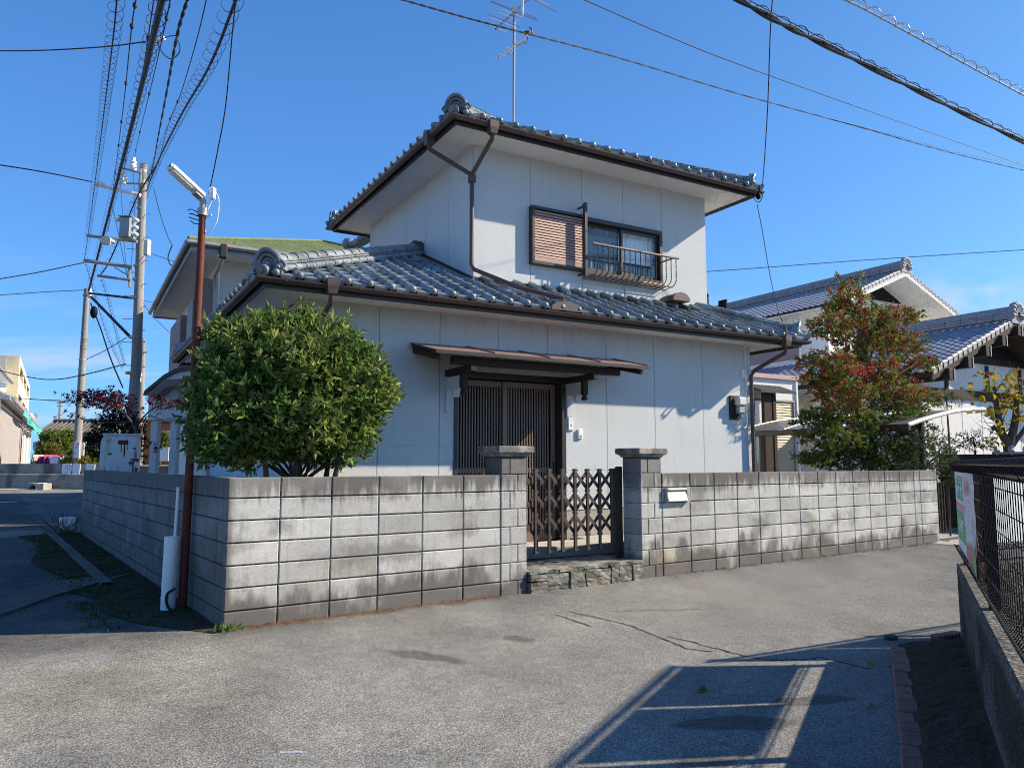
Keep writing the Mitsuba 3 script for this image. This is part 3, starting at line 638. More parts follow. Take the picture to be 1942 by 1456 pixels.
# --- entrance: recessed sliding doors behind vertical slats
E_ = thing('entrance_door', 'pair of brown slatted sliding doors under the brown canopy', 'door')
dv = LV + .16
m = MB(); m.box(4.60, 4.66, LV - .01, LV + .3, .3, 2.8, .006); m.box(6.41, 6.49, LV - .01, LV + .3, .3, 2.8, .006); m.box(4.66, 6.41, LV - .0, LV + .3, 2.72, 2.8); put('frame', m, 'dark_bronze', E_, HF)
m = MB(); m.box(4.66, 6.41, dv + .09, dv + .13, .3, 2.72); put('backing', m, 'room_dark', E_, HF)
for k, (a, b, vv) in enumerate(((4.67, 5.56, dv + .04), (5.48, 6.40, dv))):
    dpart = reserve(f'{E_}__leaf')
    m = MB(); m.box(a, a + .075, vv, vv + .035, .34, 2.70, .004); m.box(b - .075, b, vv, vv + .035, .34, 2.70, .004); m.box(a + .075, b - .075, vv, vv + .035, 2.62, 2.70); m.box(a + .075, b - .075, vv, vv + .035, .34, .50)
    m.box(a + .075, b - .075, vv + .012, vv + .03, 1.36, 1.43)
    scene[dpart] = ply(m.at(HF), 'slat_brown')
    for u in np.arange(a + .10, b - .085, .046):
        m = MB(); m.box(u - .011, u + .011, vv + .004, vv + .024, .5, 2.62, .003); put('slat', m, 'slat_brown', dpart, HF)
    m = MB(); m.box(a + .02, a + .055, vv - .006, vv, 1.35, 1.52) if k == 0 else m.box(b - .055, b - .02, vv - .006, vv, 1.35, 1.52); put('pull', m, 'dark_bronze', dpart, HF)
m = MB(); m.box(4.5, 6.6, LV - .35, LV + .3, .26, .34, .01); put('threshold', m, 'concrete', E_, HF)
m = MB(); m.box(4.2, 7.4, LV - 1.0, LV - .355, .2, .40, .012); m.box(4.2, 4.495, LV - .354, LV - .002, .2, .40); m.box(6.605, 7.4, LV - .354, LV - .002, .2, .40); put('entrance_step', m, 'concrete', H, HF)
# --- canopy
C_ = thing('canopy', 'brown sheet-metal canopy on dark wooden beams over the entrance', 'canopy')
CB, CF = LV, LV - .86
zb, zf = 3.13, 2.925
m = MB(); k = np.array
cu0, cu1 = 3.93, 7.40
def slab(u0, u1, dz0, dz1):
    return [[u0, CF, zf + dz0], [u1, CF, zf + dz0], [u0, CB, zb + dz0], [u1, CB, zb + dz0], [u0, CF, zf + dz1], [u1, CF, zf + dz1], [u0, CB, zb + dz1], [u1, CB, zb + dz1]]
BXF = [[0, 2, 3, 1], [4, 5, 7, 6], [0, 1, 5, 4], [2, 6, 7, 3], [0, 4, 6, 2], [1, 3, 7, 5]]
edges = np.linspace(cu0, cu1, 5)
for a, b in zip(edges[:-1], edges[1:]):
    m = MB(); m.add(slab(a + .004, b - .004, 0, .016), BXF); m.add(slab(b - .012, b - .002, .016, .035), BXF); put('roof_sheet', m, 'copper_sheet', C_, HF)
m = MB(); m.add(slab(cu0 + .02, cu1 - .02, -.035, -.003), BXF); put('boarding', m, 'wood_dark', C_, HF)
m = MB(); m.box(cu0, cu1, CF - .02, CF + .004, zf - .035, zf + .012); put('front_edge', m, 'dark_bronze', C_, HF)
for uu in (cu0 + .04, cu1 - .10):
    m = MB(); m.add([[uu, CF + .06, zf - .11], [uu + .05, CF + .06, zf - .11], [uu, CB, zb - .13], [uu + .05, CB, zb - .13], [uu, CF + .06, zf - .04], [uu + .05, CF + .06, zf - .04], [uu, CB, zb - .04], [uu + .05, CB, zb - .04]], BXF); put('rafter', m, 'wood_dark', C_, HF)
m = MB(); m.box(4.25, 7.0, CF + .16, CF + .26, 2.79, 2.90, .006); put('purlin', m, 'wood_dark', C_, HF)
for uu in (4.50, 6.48):
    m = MB(); m.box(uu - .04, uu + .04, CF + .06, LV, 2.70, 2.79, .006); put('bracket_arm', m, 'wood_dark', C_, HF)
    m = MB(); m.box(uu - .04, uu + .04, CF + .31, CF + .40, 2.50, 2.70, .006); m.lathe([(0, 2.41), (.045, 2.42), (.05, 2.44), (.03, 2.47), (.04, 2.50), (0, 2.50)], (uu, CF + .355, 0), 10); put('pendant', m, 'wood_dark', C_, HF)
# white scalloped side brackets under the arms
for uu in (4.52, 6.55):
    pts = [(LV, 2.68), (LV - .42, 2.68), (LV - .42, 2.56), (LV - .36, 2.50), (LV - .28, 2.53)] + [(LV - .05 - .2 * math.cos(t), 2.33 + .2 * math.sin(t)) for t in np.linspace(.35, 1.5, 7)] + [(LV - .03, 2.5), (LV - .03, 2.2), (LV, 2.2)]
    m = MB(); m.prism(pts, uu - .05, uu + .05, 'x'); put('side_bracket', m, 'stucco', C_, HF)
# --- upper window with shutter box and rail
W_ = thing('window', 'upper floor sliding window with brown louvred shutter box and curved safety rail', 'window')
sv = UV - .11
m = ring(6.20, 7.24, 0, 1, .05, 0, 1)
m = MB()
for (a, b, c, d) in ((6.20, 7.24, 4.67, 4.72), (6.20, 7.24, 5.58, 5.63), (6.20, 6.25, 4.72, 5.58), (7.19, 7.24, 4.72, 5.58)): m.box(a, b, sv, UV, c, d, .006)
put('shutter_frame', m, 'dark_bronze', W_, HF)
m = MB(); m.box(6.25, 7.19, sv + .06, UV - .004, 4.72, 5.58); put('shutter_back', m, 'bronze', W_, HF)
nl = 17
for i in range(nl):
    z = 4.80 + i * (.77 / nl)
    m = MB(); m.prism([(sv + .006, z), (sv + .012, z + .030), (sv + .058, z + .046), (sv + .058, z + .002)], 6.252, 7.188, 'x'); put('louvre', m, 'louvre', W_, HF)
m = MB(); m.box(6.252, 7.188, sv + .01, sv + .058, 4.722, 4.797, .004); put('bottom_board', m, 'louvre', W_, HF)
m = MB(); wv = UV - .05
for (a, b, c, d) in ((7.26, 8.98, 5.56, 5.635), (7.26, 8.98, 4.66, 4.72), (7.26, 7.31, 4.72, 5.56), (8.91, 8.98, 4.72, 5.56)): m.box(a, b, wv, UV + .1, c, d, .006)
put('frame', m, 'dark_bronze', W_, HF)
for k, (a, b, vv) in enumerate(((7.31, 8.13, UV + .05), (8.08, 8.91, UV + .01))):
    sk = reserve(f'{W_}__sash'); m = MB()
    for (p, q, c, d) in ((a, b, 5.50, 5.56), (a, b, 4.72, 4.79), (a, a + .045, 4.79, 5.50), (b - .045, b, 4.79, 5.50)): m.box(p, q, vv, vv + .03, c, d, .004)
    scene[sk] = ply(m.at(HF), 'dark_bronze')
    m = MB(); m.add([[a + .045, vv + .015, 4.79], [b - .045, vv + .015, 4.79], [b - .045, vv + .015, 5.50], [a + .045, vv + .015, 5.50]], [[0, 1, 2, 3]]); put('pane', m, 'glass', sk, HF)
def drape(u0, u1, v, z0, z1, amp=.012, per=.11):
    n = max(8, int((u1 - u0) / .02)); x = np.linspace(u0, u1, n); y = v + amp * np.sin(x / per * 2 * PI) + amp * .4 * np.sin(x / per * 5.1)
    vv = np.vstack([np.stack([x, y, x * 0 + z0], 1), np.stack([x, y, x * 0 + z1], 1)]); m = MB(); m.add(vv, [[i, i + 1, n + i + 1, n + i] for i in range(n - 1)]); return m
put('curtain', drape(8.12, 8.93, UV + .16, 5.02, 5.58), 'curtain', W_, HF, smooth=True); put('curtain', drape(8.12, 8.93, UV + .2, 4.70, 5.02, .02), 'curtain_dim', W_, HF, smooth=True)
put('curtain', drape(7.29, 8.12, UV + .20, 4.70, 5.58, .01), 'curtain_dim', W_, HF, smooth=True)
m = MB(); m.box(7.25, 8.99, UV - .09, UV + .12, 4.60, 4.658, .006); put('sill', m, 'louvre', W_, HF)
m = MB(); m.box(7.145, 7.205, UV - .23, UV - .17, 4.55, 5.80, .006); m.box(7.16, 7.19, UV - .18, UV - .0, 5.74, 5.77); m.box(7.16, 7.19, UV - .18, UV - .0, 4.60, 4.63); put('side_post', m, 'dark_bronze', W_, HF)
RV = UV - .36
m = MB(); m.tube([[7.2, RV, 5.075], [9.06, RV, 5.075]], .021, 10); m.tube([[8.93, RV, 5.06], [8.93, UV - .03, 5.06]], .015, 8); put('handrail', m, 'bronze', W_, HF, smooth=40)
for u in np.linspace(7.30, 9.0, 16):
    m = MB(); m.tube([[u, RV, 5.06], [u, RV, 4.70], [u, RV + .01, 4.655], [u, RV + .045, 4.61], [u, RV + .10, 4.585], [u, UV - .02, 4.56]], .0085, 6); put('rail_bar', m, 'dark_bronze', W_, HF, smooth=40)
m = MB(); m.tube([[7.2, UV - .08, 4.555], [9.0, UV - .08, 4.555]], .011, 6); m.tube([[7.2, RV + .1, 4.57], [9.0, RV + .1, 4.57]], .009, 6); put('lower_rail', m, 'dark_bronze', W_, HF, smooth=40)
# --- things on the front wall
t = thing('electric_meter', 'ivory electricity meter on a dark board at the right end of the front wall', 'meter')
m = MB(); m.box(9.93, 10.20, LV - .03, LV, 2.26, 2.68, .008); put('board', m, 'wood_dark', t, HF)
m = MB(); m.box(10.02, 10.22, LV - .16, LV - .03, 2.50, 2.65, .025); put('case', m, 'ivory_metal', t, HF)
m = MB(); m.box(10.04, 10.20, LV - .13, LV - .03, 2.36, 2.50, .02); m.tube([[10.14, LV - .08, 2.37], [10.14, LV - .08, 2.28]], .03, 10); put('terminal_cover', m, 'grey_metal', t, HF)
m = MB(); m.tube(cat_curve([[10.30, LV - .2, 3.585], [10.33, LV - .02, 3.55], [10.35, LV - .015, 3.4], [10.355, LV - .015, 2.4], [10.33, LV - .03, 2.2], [10.25, LV - .04, 2.12], [10.16, LV - .05, 2.18], [10.14, LV - .06, 2.28]], 40), .014, 7)
solo('conduit', m, 'white_paint', 'thin pale conduit running down the front wall to the electricity meter', 'conduit', HF, 40)
m = MB(); m.box(10.245, 10.325, LV - .03, LV, 3.02, 3.16, .006); solo('junction_box', m, 'white_paint', 'small white plate high on the wall above the electricity meter', 'wall box', HF)
t = thing('name_plate', 'small white framed plate on the wall right of the entrance', 'sign')
m = MB(); m.box(6.515, 6.615, LV - .025, LV, 1.995, 2.20, .004); put('frame', m, 'ivory_metal', t, HF)
m = MB(); m.box(6.525, 6.605, LV - .029, LV - .025, 2.01, 2.185); put('face', m, 'white_paint', t, HF)
m = MB(); m.box(6.555, 6.582, LV - .031, LV - .029, 2.05, 2.09); m.box(6.56, 6.575, LV - .031, LV - .029, 2.14, 2.165); put('mark', m, 'grey_metal', t, HF)
t = thing('intercom', 'white door intercom on the wall below the name plate', 'intercom')
m = MB(); m.box(6.695, 6.785, LV - .035, LV, 1.87, 2.02, .008); put('body', m, 'white_paint', t, HF)
m = MB(); m.box(6.72, 6.76, LV - .04, LV - .035, 1.89, 1.93, .002); put('button', m, 'grey_metal', t, HF)
# ------------------------------------------------------------------ placing helper: a point seen at a photo pixel, at forward distance Y
def at(x, y, Y):
    X, Yc = (x - 971) / 1440.3, (728 - y) / 1440.3
    cp, sp = math.cos(PITCH), math.sin(PITCH)
    d = np.array([X, cp - Yc * sp, sp + Yc * cp]); return EYE + d * (Y / d[1])
def gz(x, y): return float(ground(x, y))
# ------------------------------------------------------------------ right-hand fence on its concrete base
FO = np.array([3.79, 6.60]); FYAW = 242.7
FF = Frame(FYAW, FO[0], FO[1])            # u towards the camera along the fence, v away from the road
FT = .655
def exposed(p, n, uv):
    d1, d2, r = voronoi((p.x + p.y) * 45, p.z * 45 + (p.x - p.y) * 20)
    b = mix((.07, .066, .058), (.27, .25, .22), smoothstep(.5, .2, d1) * r)
    b = mix(b, b * mi.Color3f(.40, .42, .38), smoothstep(.62, .54, p.z) * smoothstep(.3, .6, fbm(p.x * 2, p.y * 2, p.z * 2 + 4, 3)))
    return b * (.6 + .6 * fbm(p.x * 3, p.y * 3, p.z * 3, 3))
M('exposed_concrete', proc(exposed), .95, .2, bump=proc(lambda p, n, uv: fbm((p.x + p.y) * 40, (p.x - p.y) * 40, p.z * 40, 2), 3e-3), bs=.012)
t = thing('retaining_wall', 'low rough concrete wall carrying the black mesh fence at the right edge', 'wall')
m = MB(); m.box(0, 9.5, 0, .16, -.4, FT, .01); v, f = m.out(); v, f = trimesh.remesh.subdivide_to_size(v, f, .25)
m = MB(); m.add(v + np.c_[np.zeros((len(v), 2)), np.zeros(len(v))] , f); put('wall_body', m, 'exposed_concrete', t, FF)
RF = Frame(28.0, *FF(0.02, .15)[:2])
m = MB(); m.box(.0, 7.0, 0, .15, -.4, FT - .004, .01); put('wall_return', m, 'exposed_concrete', t, RF)
def mesh_fence(label, fr, posts, z0, z1, vv, open_from, cut=None):
    t = thing('mesh_fence', label, 'fence')
    for u in posts:
        m = MB(); m.box(u - .03, u + .03, vv - .03, vv + .03, z0 - .17, z1 - .015, .004); put('post', m, 'black_metal', t, fr)
    a, b = posts[0], posts[-1]
    for zc in (z0 + .03, z1 - .03):
        m = MB()
        tri = [(vv - .06, zc - .035), (vv - .02, zc + .03), (vv - .10, zc + .03)] if zc > z0 + .2 else [(vv - .05, zc - .03), (vv - .01, zc + .03), (vv - .09, zc + .03)]
        for (q, w) in tri: m.tube([[a - .03, q, w], [b + .03, q, w]], .005, 5)
        for u in np.arange(a, b, .05):
            m.tube([[u, q, w] for q, w in tri + tri[:1]], .0035, 3, False)
        put('folded_edge', m, 'black_metal', t, fr, kind='stuff')
    m = MB(); m.tube([[a - .04, vv - .04, z1 + .005], [b + .04, vv - .04, z1 + .005]], .018, 8); put('top_rail', m, 'black_metal', t, fr, smooth=40)
    m = MB()
    for u in np.arange(a + .08, b, .085): m.tube([[u, vv - .035, z0 + .03], [u, vv - .035, z1 - .03]], .0024, 4, False)
    put('upright_wire', m, 'black_metal', t, fr, kind='stuff')
    for z in np.linspace(z0 + .10, z1 - .12, 6):
        m = MB(); m.tube([[a, vv - .041, z], [b, vv - .041, z]], .003, 4, False); put('cross_wire', m, 'black_metal', t, fr)
    return t
FZ0, FZ1 = .755, 1.50
fence = mesh_fence('black wire mesh fence on the low wall at the right edge, carrying two posters', FF, [.09, 2.28, 4.3, 6.3, 8.3], FZ0, FZ1, .08, 0)
mesh_fence('black wire mesh fence running away to the right behind the poster fence', RF, [.25, 2.2, 4.15, 6.1], FZ0, FZ1, .08, 0)
# posters (flat sheets on the mesh)
M('poster_white', (.70, .72, .71), .6); M('poster_green', (.14, .42, .17), .6); M('poster_pink', (.72, .30, .31), .6)
M('poster_photo', proc(lambda p, n, uv: mix((.66, .60, .58), (.55, .20, .18), smoothstep(.42, .62, fbm((p.x - p.y) * 2.2, 3, p.z * 4.5, 4)))), .6)
t = thing('poster', 'white and green notice sheet on the far end of the mesh fence', 'poster')
pv = .02; pa, pb, pz0, pz1 = .13, 1.16, .80, 1.43
m = MB(); m.box(pa, pb, pv, pv + .004, pz0, pz1); put('sheet', m, 'poster_white', t, FF)
m = MB(); m.box(pa + .01, pb - .01, pv - .001, pv, .895, 1.13); put('green_field', m, 'poster_green', t, FF)
m = MB(); m.box(pa + .03, pb - .01, pv - .001, pv, 1.134, 1.19); put('pink_band', m, 'poster_pink', t, FF)
m = MB()
for (x0, x1, a, b) in ((.26, .31, .965, 1.065), (.40, .45, .965, 1.065), (.45, .52, 1.0, 1.03), (.52, .57, .965, 1.065), (.66, .70, .965, 1.065), (.70, .78, 1.04, 1.065)): m.box(pa + x0, pa + x1, pv - .002, pv - .001, a, b)
put('white_lettering', m, 'poster_white', t, FF)
m = MB()
for (cx, strokes) in ((.32, 'a'), (.56, 'b'), (.80, 'c')):
    for r in range(2):
        z = 1.355 - r * .10; x = pa + cx
        m.box(x - .07, x + .08, pv - .002, pv - .0005, z + .030, z + .041); m.box(x - .055, x + .06, pv - .002, pv - .0005, z, z + .010); m.box(x - .075, x + .085, pv - .002, pv - .0005, z - .035, z - .024)
        m.box(x - .005, x + .012, pv - .0022, pv - .0005, z - .045, z + .050); m.box(x - .07, x - .055, pv - .002, pv - .0005, z - .04, z + .02); m.box(x + .06, x + .075, pv - .0021, pv - .0005, z - .04, z + .045)
put('green_lettering', m, 'poster_green', t, FF)
m = MB(); m.box(pa + .015, pa + .05, pv - .002, pv - .0005, 1.20, 1.40); put('pink_strip', m, 'poster_pink', t, FF)
t = thing('poster', 'faded pinkish photo sheet on the mesh fence beside the green notice', 'poster')
m = MB(); n = 24; xs_ = np.linspace(1.21, 2.22, n); zs_ = np.linspace(.785, 1.435, 9); XX, ZZ = np.meshgrid(xs_, zs_)
YY = .014 + .003 * np.sin(ZZ * 31 + XX * 1.5) + .0008 * np.sin(XX * 16)
i = (np.arange(8)[:, None] * n + np.arange(n - 1)).ravel(); vv = np.stack([XX, YY, ZZ], -1).reshape(-1, 3)
m.add(np.vstack([vv, vv + [0, .004, 0]]), np.vstack([np.stack([i, i + 1, i + 1 + n, i + n], 1), np.stack([i + n, i + 1 + n, i + 1, i], 1) + 9 * n])); put('sheet', m, 'poster_photo', t, FF, smooth=True)
m = MB(); m.add([[1.95, .004, .80], [2.20, .004, .80], [2.20, .004, 1.06], [1.95, .006, .80], [2.20, .006, .80], [2.20, .006, 1.06]], [[0, 1, 2], [3, 5, 4]]); put('green_corner', m, 'poster_green', t, FF)
for k, (a, b) in enumerate(((.32, 1.25), (1.29, 2.15))):
    t = thing('poster', ['faded sheet on the fence turning away to the right, seen from behind through the mesh', 'second faded sheet on the fence turning away to the right, farther from its corner'][k], 'poster')
    m = MB(); m.box(a, b, .02, .024, .80, 1.43); put('sheet', m, 'poster_white', t, RF)
# planting strip with brick edging
bk = [np.array(q) * 1.067 for q in ((3.17, 6.43), (2.62, 5.25), (2.15, 4.25), (1.88, 3.70), (1.55, 3.0), (1.0, 1.9))]
def soilz(x, y): return gz(x, y) + .035
edge = [FF(.02, .0), FF(9.0, .0)]
bl = cat_curve([[*q, 0] for q in bk], 40)
m = MB(); pts = []
N = len(bl)
R_ = [FF(.3 + (8.6 - .3) * i / (N - 1), .02) for i in range(N)]
gx = np.linspace(0, 1, 8)
V = np.array([[(bl[i] * (1 - s) + R_[i] * s)[:2].tolist() + [0] for s in gx] for i in range(N)])
V[..., 2] = ground(V[..., 0], V[..., 1]) + .02 + .18 * (np.clip(gx, 0, 1) ** .8)[None] + .03 * meshkit.fbm(V * [4, 4, 1], 3, 2)
i = (np.arange(N - 1)[:, None] * 8 + np.arange(7)).ravel()
m.add(V.reshape(-1, 3), np.stack([i, i + 1, i + 9, i + 8], 1)[:, ::-1]); struct('planting_soil', m, 'soil', smooth=True)
# the far wedge of soil up to the fence corner
m = MB(); q0, q1, q2 = bl[0], FF(.3, .02), FF(-.15, -.35); q3 = (q0 + q2) / 2
tri = np.array([q0, q1, q2]); S = []; 
for a in np.linspace(0, 1, 9):
    for b in np.linspace(0, 1, 9): p = tri[0] * (1 - a) + (tri[1] * (1 - b) + tri[2] * b) * a; S.append([p[0], p[1], gz(p[0], p[1]) + .012 + .04 * a * (1 - b) + .02 * float(meshkit.noise(p * 6))])
i = (np.arange(8)[:, None] * 9 + np.arange(8)).ravel(); m.add(S, np.stack([i, i + 9, i + 10, i + 1], 1)[:, ::-1]); struct('soil_patch', m, 'soil', smooth=True)
t = thing('brick_edging', 'row of worn red bricks edging the dark soil strip', 'edging')
bl2 = cat_curve([[*q, 0] for q in bk], 400); sl = np.r_[0, np.cumsum(np.linalg.norm(np.diff(bl2, axis=0), axis=1))]
rb = random.Random(11); s = .18
while s < sl[-1] - .2:
    L = .205; c = np.array([np.interp(s + L / 2, sl, bl2[:, k]) for k in range(2)]); d = np.array([np.interp(s + L, sl, bl2[:, k]) - np.interp(s, sl, bl2[:, k]) for k in range(2)])
    fr = Frame(math.degrees(math.atan2(d[1], d[0])) + rb.uniform(-4, 4), c[0], c[1], gz(*c))
    m = MB(); m.box(-L / 2 + .004, L / 2 - .004, -.066, .066, -.05, .06 + rb.uniform(-.008, .012), .009); v, f = m.out(); m = MB(); m.add(v + (meshkit.noise(v * 40, rb.randint(0, 99))[:, None] - .5) * .008, f)
    put('brick', m, 'brick', t, fr, smooth=25); s += L + .004
fr = Frame(27, 4.02, 7.22, gz(4.02, 7.22)); t = thing('edging_block', 'loose ribbed terracotta edging block lying at the foot of the fence corner', 'block')
m = MB(); m.box(-.18, .17, -.045, .045, -.02, .065, .008); put('body', m, 'brick', t, fr)
m = MB()
for k in range(6): m.box(-.16 + k * .055, -.13 + k * .055, -.06, -.04, -.01, .06, .006)
put('ribs', m, 'brick', t, fr, kind='stuff')
m = MB(); m.ball((0, 0, 0), .05, 2, (1.5, 1, .5)); solo('loose_stone', m, 'stone', 'pale flat stone at the far tip of the brick edging', 'stone', Frame(20, 3.50, 7.22, gz(3.5, 7.22) + .02), 30)
# ------------------------------------------------------------------ lamp post at the left wall
lp = BF(-.56, 1.2); Lx, Ly = lp[0], lp[1]
t = thing('lamp_post', 'reddish-brown steel lamp post with a flat white lamp beside the left block wall', 'street lamp')
m = MB(); m.tube([[Lx, Ly, -.05], [Lx + .02, Ly, 2.2], [Lx + .035, Ly, 4.13]], [.045, .040, .037], 14); put('pole', m, 'rust_paint', t, smooth=40)
m = MB(); m.tube([[Lx + .035, Ly, 4.11], [Lx + .035, Ly, 4.19]], .055, 12); m.tube([[Lx + .035, Ly, 4.19], [Lx + .035, Ly - .0, 4.26], [Lx + .02, Ly - .03, 4.30]], .034, 10); put('bracket', m, 'grey_metal', t, smooth=40)
ax = np.array([-.36, -.52, .34]); ax /= np.linalg.norm(ax); sd = np.cross(ax, [0, 0, 1]); sd /= np.linalg.norm(sd); upv = np.cross(sd, ax)
F2 = Frame(0, 0, 0); F2.m = np.eye(4); F2.m[:3, 0] = sd; F2.m[:3, 1] = ax; F2.m[:3, 2] = upv; F2.m[:3, 3] = [Lx + .03, Ly - .02, 4.30]
m = MB(); m.box(-.06, .06, 0, .44, -.012, .045, .016); put('lamp_head', m, 'ivory_metal', t, F2, smooth=30)
m = MB(); m.box(-.048, .048, .14, .40, -.022, -.011, .005); put('lens', m, 'white_paint', t, F2)
m = MB(); m.box(-.045, .045, .01, .10, -.03, -.011, .006); put('driver', m, 'grey_metal', t, F2)
m = MB(); m.box(-.05, .0, .44, .452, .005, .035); put('sensor', m, 'grey_metal', t, F2)
m = MB(); m.tube([[Lx + .07, Ly, 4.10], [Lx + .13, Ly, 4.12]], .012, 6); m.box(Lx + .10, Lx + .16, Ly - .03, Ly + .03, 4.29, 4.42, .01); m.tube(cat_curve([[Lx + .13, Ly, 4.4], [Lx + .20, Ly, 4.3], [Lx + .19, Ly, 4.05], [Lx + .10, Ly, 3.92], [Lx + .06, Ly, 3.97]], 24), .005, 5); m.tube([[Lx + .13, Ly, 4.29], [Lx + .09, Ly, 4.18]], .007, 5)
put('cable_clip', m, 'white_paint', t)
m = MB()
for k in range(4): m.tube([[Lx, Ly, 4.02 + k * .04], [Lx - .06, Ly - .02 * k, 4.03 + k * .045], [Lx - .09 - .01 * (k % 2), Ly - .02 * k, 4.06 + k * .03]], .006, 5)
put('prongs', m, 'dark_bronze', t, kind='stuff')
t = thing('pipe_guard', 'short white plastic pipe guard with a thin tube at the foot of the lamp post', 'pipe')
gx_, gy_ = Lx - .10, Ly - .10; g0_ = gz(gx_, gy_)
m = MB(); m.tube([[gx_, gy_, g0_ - .03], [gx_ + .01, gy_, .77]], .070, 18); put('guard', m, 'white_paint', t, smooth=40)
m = MB(); m.tube([[gx_ + .045, gy_ - .01, .76], [gx_ + .05, gy_, 1.26]], .016, 8); put('tube', m, 'white_paint', t, smooth=40)
m = MB(); m.tube(cat_curve([[gx_ + .09, gy_ - .08, g0_], [gx_ + .03, gy_ - .09, .12], [gx_ + .03, gy_ - .09, .22], [gx_ + .10, gy_ - .08, .27]], 16), .014, 6); solo('dead_stem', m, 'wood_dark', 'brown curled dead stem in front of the white pipe guard', 'stem', smooth=40)
# ------------------------------------------------------------------ left verge: drain cover strip, kerb, moss
def strip(name, left, right, dz, mat, th=.03):
    Ls, Rs = cat_curve([[*p, 0] for p in left], 24), cat_curve([[*p, 0] for p in right], 24); n = min(len(Ls), len(Rs)); Ls, Rs = Ls[:n], Rs[:n]
    for A in (Ls, Rs): A[:, 2] = ground(A[:, 0], A[:, 1]) + dz
    B0, B1 = Ls - [0, 0, th], Rs - [0, 0, th]; v = np.vstack([Ls, Rs, B0, B1]); i = np.arange(n - 1)
    f = np.vstack([np.stack([i, n + i, n + i + 1, i + 1], 1), np.stack([2 * n + i, i, i + 1, 2 * n + i + 1], 1), np.stack([n + i, 3 * n + i, 3 * n + i + 1, n + i + 1], 1)]); m = MB(); m.add(v, f)
    m.add(v[[0, n, 2 * n, 3 * n]], [[0, 2, 3, 1]]); m.add(v[[n - 1, 2 * n - 1, 3 * n - 1, 4 * n - 1]], [[0, 1, 3, 2]])
    return struct(name, m, mat)
M('paving', proc(lambda p, n, uv: mix((.07, .06, .055), (.14, .12, .11), fbm(p.x * 3, p.y * 3, 1, 3)) * (1 - .35 * smoothstep(.06, .02, dr.abs(p.y * 9 - dr.floor(p.y * 9) - .5) * .3)) * (.8 + .4 * noise(p.x * 70, p.y * 70, 2))), .92, .25)
strip('paved_strip', [(-5.30, 5.3), (-5.42, 8.1), (-5.55, 9.2), (-5.30, 9.95)], [(-4.86, 5.3), (-4.93, 7.4), (-5.02, 8.6), (-4.95, 9.95)], .018, 'paving')
strip('paving_kerb', [(-4.858, 5.3), (-4.928, 7.4), (-5.018, 8.6), (-4.948, 9.95)], [(-4.80, 5.3), (-4.87, 7.4), (-4.96, 8.6), (-4.90, 9.95)], .03, 'mossy_concrete', .06)
m = MB(); v = np.array([BF(-.50 - w, 3.1 + d, 0) for d in np.linspace(0, 8.6, 18) for w in (.42, .54)]); v[:, 2] = ground(v[:, 0], v[:, 1]); top = v + [0, 0, .05]; n2 = 2
VV = np.vstack([v - [0, 0, .05], top]); k = len(v); i = np.arange(17) * 2
f = np.vstack([np.stack([k + i, k + i + 1, k + i + 3, k + i + 2], 1)[:, ::-1], np.stack([i, k + i, k + i + 2, i + 2], 1)[:, ::-1], np.stack([i + 1, k + i + 1, k + i + 3, i + 3], 1)]); m.add(VV, f); struct('gutter_kerb', m, 'mossy_concrete')
m = MB(); P = []
for d in np.linspace(.0, 10.4, 40):
    for w in np.linspace(0.0, 1.0, 7):
        wid = (.10 + .75 * min(1, d / 1.6) + .12 * math.sin(d * 2.3)) if d < 3.2 else .95 + .14 * math.sin(d * 1.3)
        p = BF(-.47 - w * wid, d + .03 - w * .1, 0); p[2] = ground(p[0], p[1]) + .012 * math.sin(PI * w) + .012 * float(meshkit.noise(p * 5)) + .003; P.append(p)
i = (np.arange(39)[:, None] * 7 + np.arange(6)).ravel(); m.add(P, np.stack([i, i + 1, i + 8, i + 7], 1)[:, ::-1]); struct('verge_soil', m, 'soil', smooth=True)
t = thing('foam_box', 'small white foam box on the verge at the far end of the left wall', 'box')
fb = at(126, 1017, 15.6); fz = gz(fb[0], fb[1])
m = MB(); m.box(-.14, .14, -.1, .1, .06, .29, .015); put('body', m, 'white_paint', t, Frame(35, fb[0], fb[1], fz)); m = MB(); m.box(-.15, .15, -.11, .11, .02, .06, .006); put('foot', m, 'concrete', t, Frame(35, fb[0], fb[1], fz))
t = thing('planter', 'dark planter with dry weeds beside the white foam box', 'planter')
m = MB(); m.box(-.24, .24, -.12, .12, 0.0, .24, .02); put('tub', m, 'black_metal', t, Frame(35, fb[0] + .42, fb[1] + .25, fz + .12))
m = MB(); m.box(-.3, .3, -.16, .16, -.05, .115); put('slab', m, 'concrete', t, Frame(35, fb[0] + .42, fb[1] + .25, fz))
# the rusty cabinet behind the left wall
def cab_tex(p, n, uv):
    u, v = bloc(p)
    s = fbm(u * 11, v * 11, p.z * 1.6, 4); spot = fbm(u * 9 + 3, v * 9, p.z * 9, 4)
    b = mix((.60, .64, .64), (.68, .71, .70), fbm(u * 4, v * 4, p.z * 3, 3))
    b = mix(b, (.50, .44, .25), smoothstep(.5, .68, s) * .6)
    return mix(b, (.16, .055, .025), dr.maximum(smoothstep(.66, .72, spot), smoothstep(.70, .76, fbm(u * 20, v * 20, p.z * 3, 3)) * smoothstep(2.0, 1.5, p.z)))
M('rusty_white', proc(cab_tex), .6, .4); M('rust', proc(lambda p, n, uv: mix((.07, .02, .012), (.2, .075, .03), fbm(p.x * 40, p.y * 40, p.z * 12, 3))), .85, .2)
t = thing('steel_cabinet', 'rust-stained white steel cabinet standing behind the left block wall', 'cabinet')
CFm = Frame(24, -7.50, 14.6)
